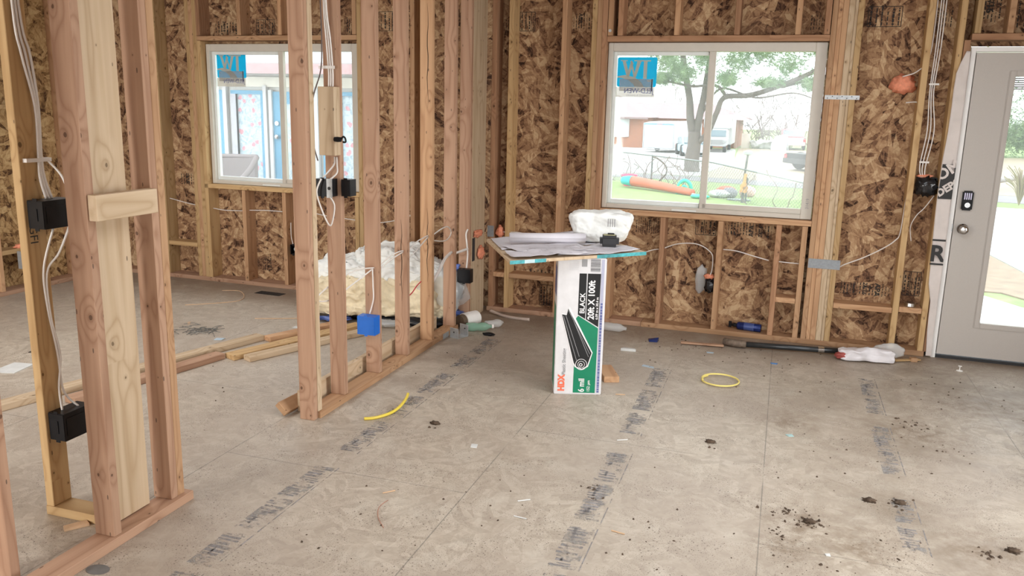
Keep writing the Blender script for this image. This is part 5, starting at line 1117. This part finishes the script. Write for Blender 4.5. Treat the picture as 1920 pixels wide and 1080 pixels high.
def car(name, M, L, W_, H_, body, mat, label, cat, kindc='pickup', tail=None):
    """body profile along x (0 = rear, L = front), swept across y"""
    r = empty(name, M); tag(r, label, cat); gl = MATS.get('car_glass') or plain('car_glass', (.25, .32, .36), .1)
    wr = H_*.2
    if kindc == 'pickup':
        prof = [(0, wr*1.1), (0, H_*.56), (L*.36, H_*.56), (L*.38, H_*.60), (L*.72, H_*.60), (L*.98, H_*.50), (L, H_*.40), (L, wr*1.1)]
        cab = [(L*.37, H_*.58), (L*.42, H_*.97), (L*.60, H_), (L*.73, H_*.58)]
    else:
        prof = [(0, wr*1.1), (0, H_*.55), (L*.70, H_*.62), (L*.97, H_*.50), (L, H_*.38), (L, wr*1.1)]
        cab = [(L*.03, H_*.55), (L*.10, H_*.97), (L*.55, H_), (L*.74, H_*.6)]
    MB().prism(prof, 0, W_).build('body', mat, r, bevel=.03); MB().prism(cab, W_*.06, W_*.94).build('cabin', mat, r, bevel=.03)
    ins = [(cab[0][0]+(cab[1][0]-cab[0][0])*.2+L*.015, cab[0][1]+H_*.06), (cab[1][0]+L*.02, cab[1][1]-H_*.06), (cab[2][0]-L*.01, cab[2][1]-H_*.06), (cab[3][0]-L*.04, cab[3][1]+H_*.06)]
    MB().prism(ins, W_*.04, W_*.06).prism(ins, W_*.94, W_*.96).build('side_windows', gl, r)
    def q4(a, b, nm, t0=.12, t1=.88, off=.01):
        d = Vector((b[0]-a[0], b[1]-a[1])); a2 = (a[0]+d.x*t0, a[1]+d.y*t0); b2 = (a[0]+d.x*t1, a[1]+d.y*t1); n_ = Vector((-d.y, d.x)).normalized()*off
        MB().quadmesh([(a2[0]+s*n_.x, y, a2[1]+s*n_.y) for s in (0, 1.5) for y in (W_*.12, W_*.88)]+[(b2[0]+s*n_.x, y, b2[1]+s*n_.y) for s in (0, 1.5) for y in (W_*.12, W_*.88)], [(0,1,5,4),(2,3,7,6),(0,2,6,4),(1,3,7,5)]).build(nm, gl, r)
    q4(cab[0], cab[1], 'rear_window', off=.02); q4(cab[3], cab[2], 'windscreen', off=-.03)
    for x in (L*.17, L*.80):
        for y in (.06, W_-.06): MB().lathe([(.05, -.1), (wr*1.35, -.1), (wr*1.5, 0), (wr*1.35, .1), (.05, .1)], 18, T(x, y, wr*1.5) @ RX(PI/2)).build('wheel', RUBBER, r)
    MB().box(-.10, .02, .02, W_-.02, wr*1.2, wr*2.0).box(L-.02, L+.1, .02, W_-.02, wr*1.2, wr*2.0).build('bumper', WHT if not tail else plain('grey_bumper', (.05, .05, .055), .6), r)
    lm = plain('red_tail_lamp', (.75, .04, .05), .3) if 'red_tail_lamp' not in MATS else MATS['red_tail_lamp']
    for y in (0.0, W_-.16): MB().box(-.03, .10, y-.01, y+.17, H_*.32, H_*.52).build('tail_lamp', lm, r)
    for y in (.08, W_-.30): MB().box(L, L+.03, y, y+.22, H_*.36, H_*.46).build('head_lamp', WHT, r)
    return r
# cars face away or towards: local +x is the car's front
car('parked_car', T(-6.25, 50.6, G) @ RZ(-PI/2+.25), 3.2, 1.5, 1.1, None, plain('pale_blue_paint', (.45, .58, .66), .3, .3), 'pale blue car parked behind the trunk of the pine', 'car', 'suv')
rv = empty('camper_van', T(-5.15, 55.2, G)); tag(rv, 'white camper van beside the trunk of the pine', 'camper van')
MB().prism([(0, .45), (1.75, .45), (1.75, 2.25), (1.6, 2.32), (0.1, 2.32), (0, 2.25)], .9, 5).build('camper_body', WHT, rv, bevel=.03)
MB().box(.02, 1.73, 0.0, .9, 1.45, 2.2).build('overcab', WHT, rv, bevel=.06); MB().box(.15, 1.6, -.3, .9, .45, 1.45).build('cab', WHT, rv, bevel=.05); MB().box(.15, 1.6, -1.1, -.3, .40, .95).build('bonnet', WHT, rv, bevel=.05)
MB().box(.28, 1.47, -.34, -.3, .98, 1.38).build('windscreen', MATS['car_glass'], rv); MB().box(.35, 1.4, -1.13, -1.1, .50, .80).build('grille', plain('grille_grey', (.3, .3, .3), .5), rv)
for x in (.18, 1.35): MB().box(x, x+.22, -1.14, -1.1, .58, .76).build('head_lamp', CHROME, rv)
for x in (.2, 1.4):
    for y in (-.6, 3.6): MB().lathe([(.05, -.1), (.3, -.1), (.32, 0), (.3, .1), (.05, .1)], 16, T(x+.07, y, .32) @ RY(PI/2)).build('wheel', RUBBER, rv)
car('white_red_truck', T(1.25, 62.0, G) @ RZ(PI/2), 4.4, 1.75, 1.45, None, plain('faded_red_paint', (.60, .25, .27), .4), 'faded red pickup with pale tailgate parked on the dry lawn', 'truck')
MB().box(-.03, -.01, .15, 1.6, .5, .85).build('tailgate', WHT, bpy.data.objects['white_red_truck'])
car('dark_truck', T(1.05, 38.4, G) @ RZ(.62), 4.6, 1.85, 1.35, None, plain('black_paint', (.008, .009, .012), .6), 'black pickup with a red tail lamp behind the chain-link fence', 'truck', tail=True)
wbd = MB().box(-3.1, -2.5, 62.9, 63.0, G, .25).build('white_sheet_board', plain('offwhite_board', (.72, .66, .58), .7)); tag(wbd, 'off-white board standing upright before the distant shrubs', 'board')
tag(batt('scrap_heap', 2.2, .9, .55, T(-1.4, 62.8, G), plain('mixed_scrap', (.55, .55, .56), .7, var=.45, scale=3), None, .25, seed=31, n=8, fr=2), 'low pale scrap heap right of the standing board', 'scrap')
ul = MB().tube([(.15, 61, G), (.0, 61, .35)], .03, 6).prism([(-1.0, -.35), (-.75, .15), (-.1, .3), (0.05, -.1), (0.05, -.78), (-1.0, -.78)], 60.5, 62).build('utility_cart', plain('grey_cart', (.45, .5, .53), .5)); tag(ul, 'small grey utility trailer left of the faded red pickup', 'trailer')

# ---- trees
BARK = plain('pine_bark', (.17, .14, .125), .95, var=.25, scale=5); TWIG = plain('bare_twigs', (.27, .215, .205), .95, var=.2)
NEED = NT('pine_needles'); oi = NEED.obj(); NEED.col(NEED.ramp(NEED.noise(oi, 1.2, 3), [(.35, (.15, .26, .12)), (.65, (.27, .38, .18))])); NEED.b.inputs['Subsurface Weight'].default_value = 0; NEED = NEED.m
pt = empty('pine_tree', loc=(-3.72, 35.7, G)); tag(pt, 'large pine with a forked trunk and long drooping limb in front of the street', 'tree')
def k_(pxx, pyy): return ((pxx-1295)*.0231, 0, (322-pyy)*.0231-.0)
def limb(ps, r0_, r1_, nm='limb', dy=0.0, mat=BARK, par=pt):
    return MB().tube([(k_(x, y)[0], dy*(i/(len(ps)-1)), k_(x, y)[2]) for i, (x, y) in enumerate(ps)], lambda t: r0_+(r1_-r0_)*t, 10).build(nm, mat, par, smooth=True)
limb([(1297, 322), (1296, 300), (1298, 275), (1297, 250)], .33, .25, 'trunk')
limb([(1296, 262), (1288, 225), (1284, 190), (1270, 130), (1262, 60)], .18, .10); limb([(1299, 260), (1304, 225), (1310, 180), (1318, 90)], .17, .10)
limb([(1302, 272), (1322, 250), (1336, 215), (1348, 190), (1390, 186), (1438, 170), (1492, 145), (1560, 100)], .12, .08, dy=-2.0)
limb([(1348, 188), (1330, 170), (1290, 172), (1245, 165), (1215, 175)], .07, .03, dy=-1.5); limb([(1310, 215), (1340, 175), (1400, 190), (1460, 182), (1500, 195)], .05, .02, dy=-2.5)
limb([(1440, 170), (1480, 160), (1520, 150)], .07, .03, dy=-1.5)
def tufts(centers, n, L, par, mat=NEED, nm='needles', droop=.3, wd=.018, per=14):
    m_ = MB(); rnd = random.Random(11)
    for _ in range(n):
        c, r = rnd.choice(centers); p = Vector((rnd.gauss(c[0], r[0]*.5), rnd.gauss(c[1], r[1]*.5), rnd.gauss(c[2], r[2]*.5)))
        for __ in range(per):
            d = Vector((rnd.gauss(0, 1), rnd.gauss(0, 1), rnd.gauss(0, .8)-droop*.3)).normalized()*L*rnd.uniform(.6, 1.1); s = Vector((rnd.gauss(0, 1), rnd.gauss(0, 1), rnd.gauss(0, 1))).normalized()*wd
            m_.quadmesh([p-s, p+s, p+d], [(0, 1, 2)])
    me = bpy.data.meshes.new(nm); me.from_pydata(m_.v, [], m_.f); me.materials.append(mat); o = bpy.data.objects.new(nm, me); COL.objects.link(o); o.parent = par; return o
cs = []
for (x, y, rx, rz) in ((1250, 130, 22, 22), (1275, 150, 22, 18), (1310, 120, 22, 24), (1240, 160, 16, 10), (1225, 110, 20, 16), (1365, 130, 26, 24), (1400, 115, 30, 20), (1450, 135, 30, 22), (1500, 110, 28, 16), (1490, 165, 26, 12), (1350, 160, 18, 14), (1420, 165, 24, 8), (1330, 90, 40, 18), (1440, 90, 50, 15)):
    q_ = k_(x, y); cs.append(((q_[0], -1.0, q_[2]), (rx*.0231, 1.2, rz*.0231)))
tufts(cs, 3600, .22, pt, wd=.010)
def bare(name, x, y, h, n, label, seed, spread=.5, mat=TWIG, r=.05):
    t_ = empty(name, loc=(x, y, G)); tag(t_, label, 'tree'); rnd = random.Random(seed); m_ = MB()
    def grow(p, d, l, r_, lev):
        q = p+d*l; mid = p+d*l*.5+Vector((rnd.gauss(0, .05), rnd.gauss(0, .05), 0))*l
        m_.tube([p, mid, q], lambda t: r_*(1-.45*t), 4, smooth=False, cap=False)
        if lev == 0: return
        for _ in range(3 if lev > 1 else 4):
            nd = (d+Vector((rnd.gauss(0, spread), rnd.gauss(0, spread), rnd.gauss(.05, spread*.6)))).normalized(); grow(p+d*l*rnd.uniform(.45, 1), nd, l*rnd.uniform(.55, .8), r_*.55, lev-1)
    for _ in range(n):
        grow(Vector((rnd.gauss(0, .3), rnd.gauss(0, .3), 0)), Vector((rnd.gauss(0, .3), rnd.gauss(0, .3), 1)).normalized(), h*.38, r, 4)
    m_.build('branches', mat, t_); return t_
bare('bare_tree', -1.6, 66, 6.5, 5, 'tall bare tree behind the standing board', 1); bare('bare_tree', .4, 67, 6.8, 5, 'bare tree behind the faded red pickup', 2)
bare('bare_tree', -3.4, 74, 8.5, 5, 'bare tree rising behind the camper van', 3); bare('bare_tree', 2.0, 68, 6.2, 5, 'bare tree at the far right beyond the dry lawn', 4)
bare('bare_tree', -9.5, 76, 9.5, 5, 'bare tree rising over the brick house roof', 5)
bare('bare_shrub', -.6, 64.5, 3.2, 7, 'dense bare shrub between board and faded red pickup', 6, .7)
bare('bare_shrub', -2.0, 65.5, 3.4, 7, 'dense bare shrub right behind the standing board', 7, .7)

# ---- chain-link fence and toys
fn = empty('chain_link_fence', loc=(0, 0, G)); tag(fn, 'chain-link fence with a top rail running along the yard', 'fence')
FW = plain('fence_wire', (.26, .27, .28), .5, .5)
def F(x): t_ = (x+5.96)/6.37; return Vector((x, 30-7.7*t_, 0)), (1.01 if x < -2 else 1.01-.095*(x+2))
m_ = MB(); x = -9.0; p_, h_ = F(x); stp = .075
while x < 2.2:
    a, ha = F(x); b, hb = F(x+.9*.66)
    for (s, e, z0, z1) in ((a, b, 0, 1), (b, a, 0, 1)):
        # a diagonal wire
        m_.tube([(s.x, s.y, z0*ha), (e.x, e.y, z1*hb)], .006, 3, smooth=False, cap=False)
    x += stp
m_.build('chain_link_mesh', FW, fn)
m_ = MB(); m_.tube([tuple(F(x)[0])[:2]+(F(x)[1],) for x in (-9, -6, -4.2, -2, -.9, .6, 2.4)], .024, 8, smooth=False); m_.build('top_rail', FW, fn)
for x in (-7.6, -4.17, -1.02, 1.9): a, h_ = F(x); MB().tube([(a.x, a.y, 0), (a.x, a.y, h_+.03)], .028, 8, smooth=False).build('fence_post', plain('post_grey', (.16, .165, .17), .5) if x == -7.6 else MATS['post_grey'], fn)
mp = empty('scoop_post', loc=(-1.00, 24.05, G)); tag(mp, 'double grey post with a grey cap and an orange guitar-shaped toy by the fence', 'post')
MB().tube([(-.05, 0, 0), (-.03, 0, .7), (.02, 0, 1.35)], .03, 8).build('post_tube', MATS['post_grey'], mp); MB().tube([(.05, 0, 0), (.06, 0, .7)], .025, 8).build('post_tube', MATS['post_grey'], mp)
MB().lathe([(.05, 0), (.13, .02), (.13, .09), (.04, .13)], 16, T(.02, 0, 1.32)).build('grey_cap', plain('cap_grey', (.36, .37, .39), .5), mp)
tg = MB().prism([(-.10, .30), (.06, .28), (.10, .42), (.03, .58), (.05, .80), (-.03, .82), (-.05, .60), (-.12, .46)], -.08, -.03).build('orange_toy', plain('pale_orange_plastic', (.80, .42, .20), .4), mp); MB().lathe([(.035, 0), (.035, .01)], 14, T(-.01, -.085, .42) @ RX(PI/2)).build('toy_button', plain('brownish', (.35, .2, .12), .5), tg)
vn = MB(); rnd = random.Random(4)
for i in range(24):
    x = rnd.uniform(-6.2, -2.3) if i < 20 else rnd.uniform(-2, 1); a, h_ = F(x); p = a+Vector((0, -.25, 0)); pts = [tuple(p)]
    for k in range(4): p = p+Vector((rnd.gauss(0, .22), rnd.gauss(0, .08), rnd.uniform(.05, .36))); pts.append(tuple(p))
    vn.tube(pts, .013, 4, cap=False)
tag(vn.build('bare_vine', TWIG, None, T(0, 0, G)), 'tangle of bare vine stems growing along the chain-link fence', 'vine')
tag(MB().tube([(0, 0, 0), (.15, 0, .25), (.35, 0, .5), (.30, 0, .75), (.05, 0, .95), (-.1, 0, 1.0)], .028, 6).build('thick_vine_stem', BARK, None, T(-3.95, 27.2, G), smooth=True), 'thick crooked vine stem beside the fence post', 'vine')
po = empty('pink_pot', loc=(-4.87, 27.6, G)); tag(po, 'bright pink flower pot on the lawn by the fence', 'pot')
PNK = plain('pink_plastic', (.85, .10, .22), .4); MB().lathe([(.17, 0), (.24, .32), (.27, .33), (.27, .38), (.22, .38), (.20, .33)], 20).build('pot_body', PNK, po); MB().lathe([(.21, .33), (.21, .345)], 16).build('pot_soil', DIRT, po)
tb = empty('red_tube', loc=(-4.62, 26.9, G+.17)); tag(tb, 'long orange-red play tunnel lying on the lawn', 'toy')
ORR = plain('orange_red_vinyl', (.62, .14, .07), .45); MB().tube([(0, 0, .05), (.7, -.55, .02), (1.5, -1.2, -.03), (2.1, -1.7, -.07)], lambda t: .17-.07*t, 14).build('tube_body', ORR, tb, smooth=True)
MB().tube([(-.35, .22, .04), (-.2, .12, .05), (0, 0, .05)], lambda t: .13+.05*t, 12).build('tube_mouth', plain('aqua_vinyl', (.0, .50, .55), .45), tb, smooth=True)
TQ = plain('green_plastic_toy', (.02, .55, .40), .4)
toy = empty('green_climbing_toy', loc=(-2.80, 25.6, G)); tag(toy, 'green looped plastic toy on the lawn', 'toy')
MB().tube([(-.22, 0, 0), (-.18, 0, .3), (-.02, 0, .42), (.15, 0, .3), (.2, 0, 0)], .055, 8).build('loop', TQ, toy, smooth=True); MB().tube([(-.1, -.1, 0), (-.05, -.1, .25), (.06, -.1, .2), (.1, -.1, 0)], .04, 8).build('loop', TQ, toy, smooth=True); MB().tube([(-.25, .0, .1), (-.12, 0, .3)], .045, 8).build('yellow_grip', plain('yellow_plastic', (.8, .6, .05), .4), toy)
for nm, lb, ct, x, y, r_, mt in (('teal_basin', 'teal plastic basin on the lawn below the window divider', 'basin', -2.25, 24.6, (.28, .2, .07), TQ), ('white_basin', 'upturned white basin on the lawn', 'basin', -1.75, 25.2, (.30, .22, .13), WHT), ('orange_toy_boat', 'orange toy shell behind the tyre', 'toy', -1.62, 26.0, (.30, .15, .16), ORR),
                          ('round_tyre', 'grey tyre lying on the lawn', 'tyre', -1.45, 25.3, (.22, .15, .17), plain('grey_tyre', (.25, .24, .28), .6)), ('pink_ball_toy', 'pale pink toy at the right of the tyre', 'toy', -.98, 25.9, (.24, .15, .18), plain('pale_pink_plastic', (.75, .48, .46), .5)), ('dark_tray', 'flat grey tray on the lawn in front of the tyre', 'tray', -1.15, 24.6, (.35, .15, .03), plain('tray_grey', (.30, .34, .34), .6))):
    tag(blob(r_, len(nm), .18).build(nm, mt, None, T(x, y, G+r_[2]*.8), smooth=True), lb, ct)
tag(MB().tube([(-3.2, 26.1, .08), (-2.4, 25.0, .05)], .04, 8, smooth=False).build('white_pole', WHT, None, T(0, 0, G)), 'white pole lying beside the play tunnel', 'pole')
# ---- seen through the door
for i, (x, y, r_, l) in enumerate(((11.2, 62, (2.6, 1.6, 2.6), 'hazy green tree seen through the top of the door glass'), (15.5, 64, (3.2, 2, 3.4), 'large hazy tree at the right of the door glass'))):
    g_ = empty('evergreen_tree', loc=(x, y, G)); tag(g_, l, 'tree'); MB().tube([(0, 0, 0), (0, 0, 2.6)], .2, 8, smooth=False).build('trunk', BARK, g_)
    tufts([((0, 0, 2.6), r_), ((r_[0]*.4, 0, 2.0), (r_[0]*.6, 1, 1.5)), ((-.6, 0, 1.4), (1.4, 1, 1.0))], 2600, .24, g_, nm='foliage', wd=.018)
og = empty('ornamental_grass', loc=(6.6, 27.6, G)); tag(og, 'tuft of dry ornamental grass beyond the driveway', 'grass')
m_ = MB(); rnd = random.Random(8)
for _ in range(70):
    a = rnd.uniform(0, 2*PI); s = rnd.uniform(.1, .55); h_ = rnd.uniform(.6, 1.15); m_.tube([(0, 0, 0), (math.cos(a)*s*.4, math.sin(a)*s*.4, h_*.7), (math.cos(a)*s, math.sin(a)*s, h_)], .012, 3, cap=False)
m_.build('blades', STRAW, og)
tag(MB().tube([(0, 0, .3), (1.0, 0, .45), (2.2, 0, .2), (3.0, .0, .12)], .10, 8).build('fallen_log', plain('grey_log', (.40, .38, .38), .8), None, T(7.4, 34, G), smooth=True), 'grey fallen log across the field seen through the door', 'log')
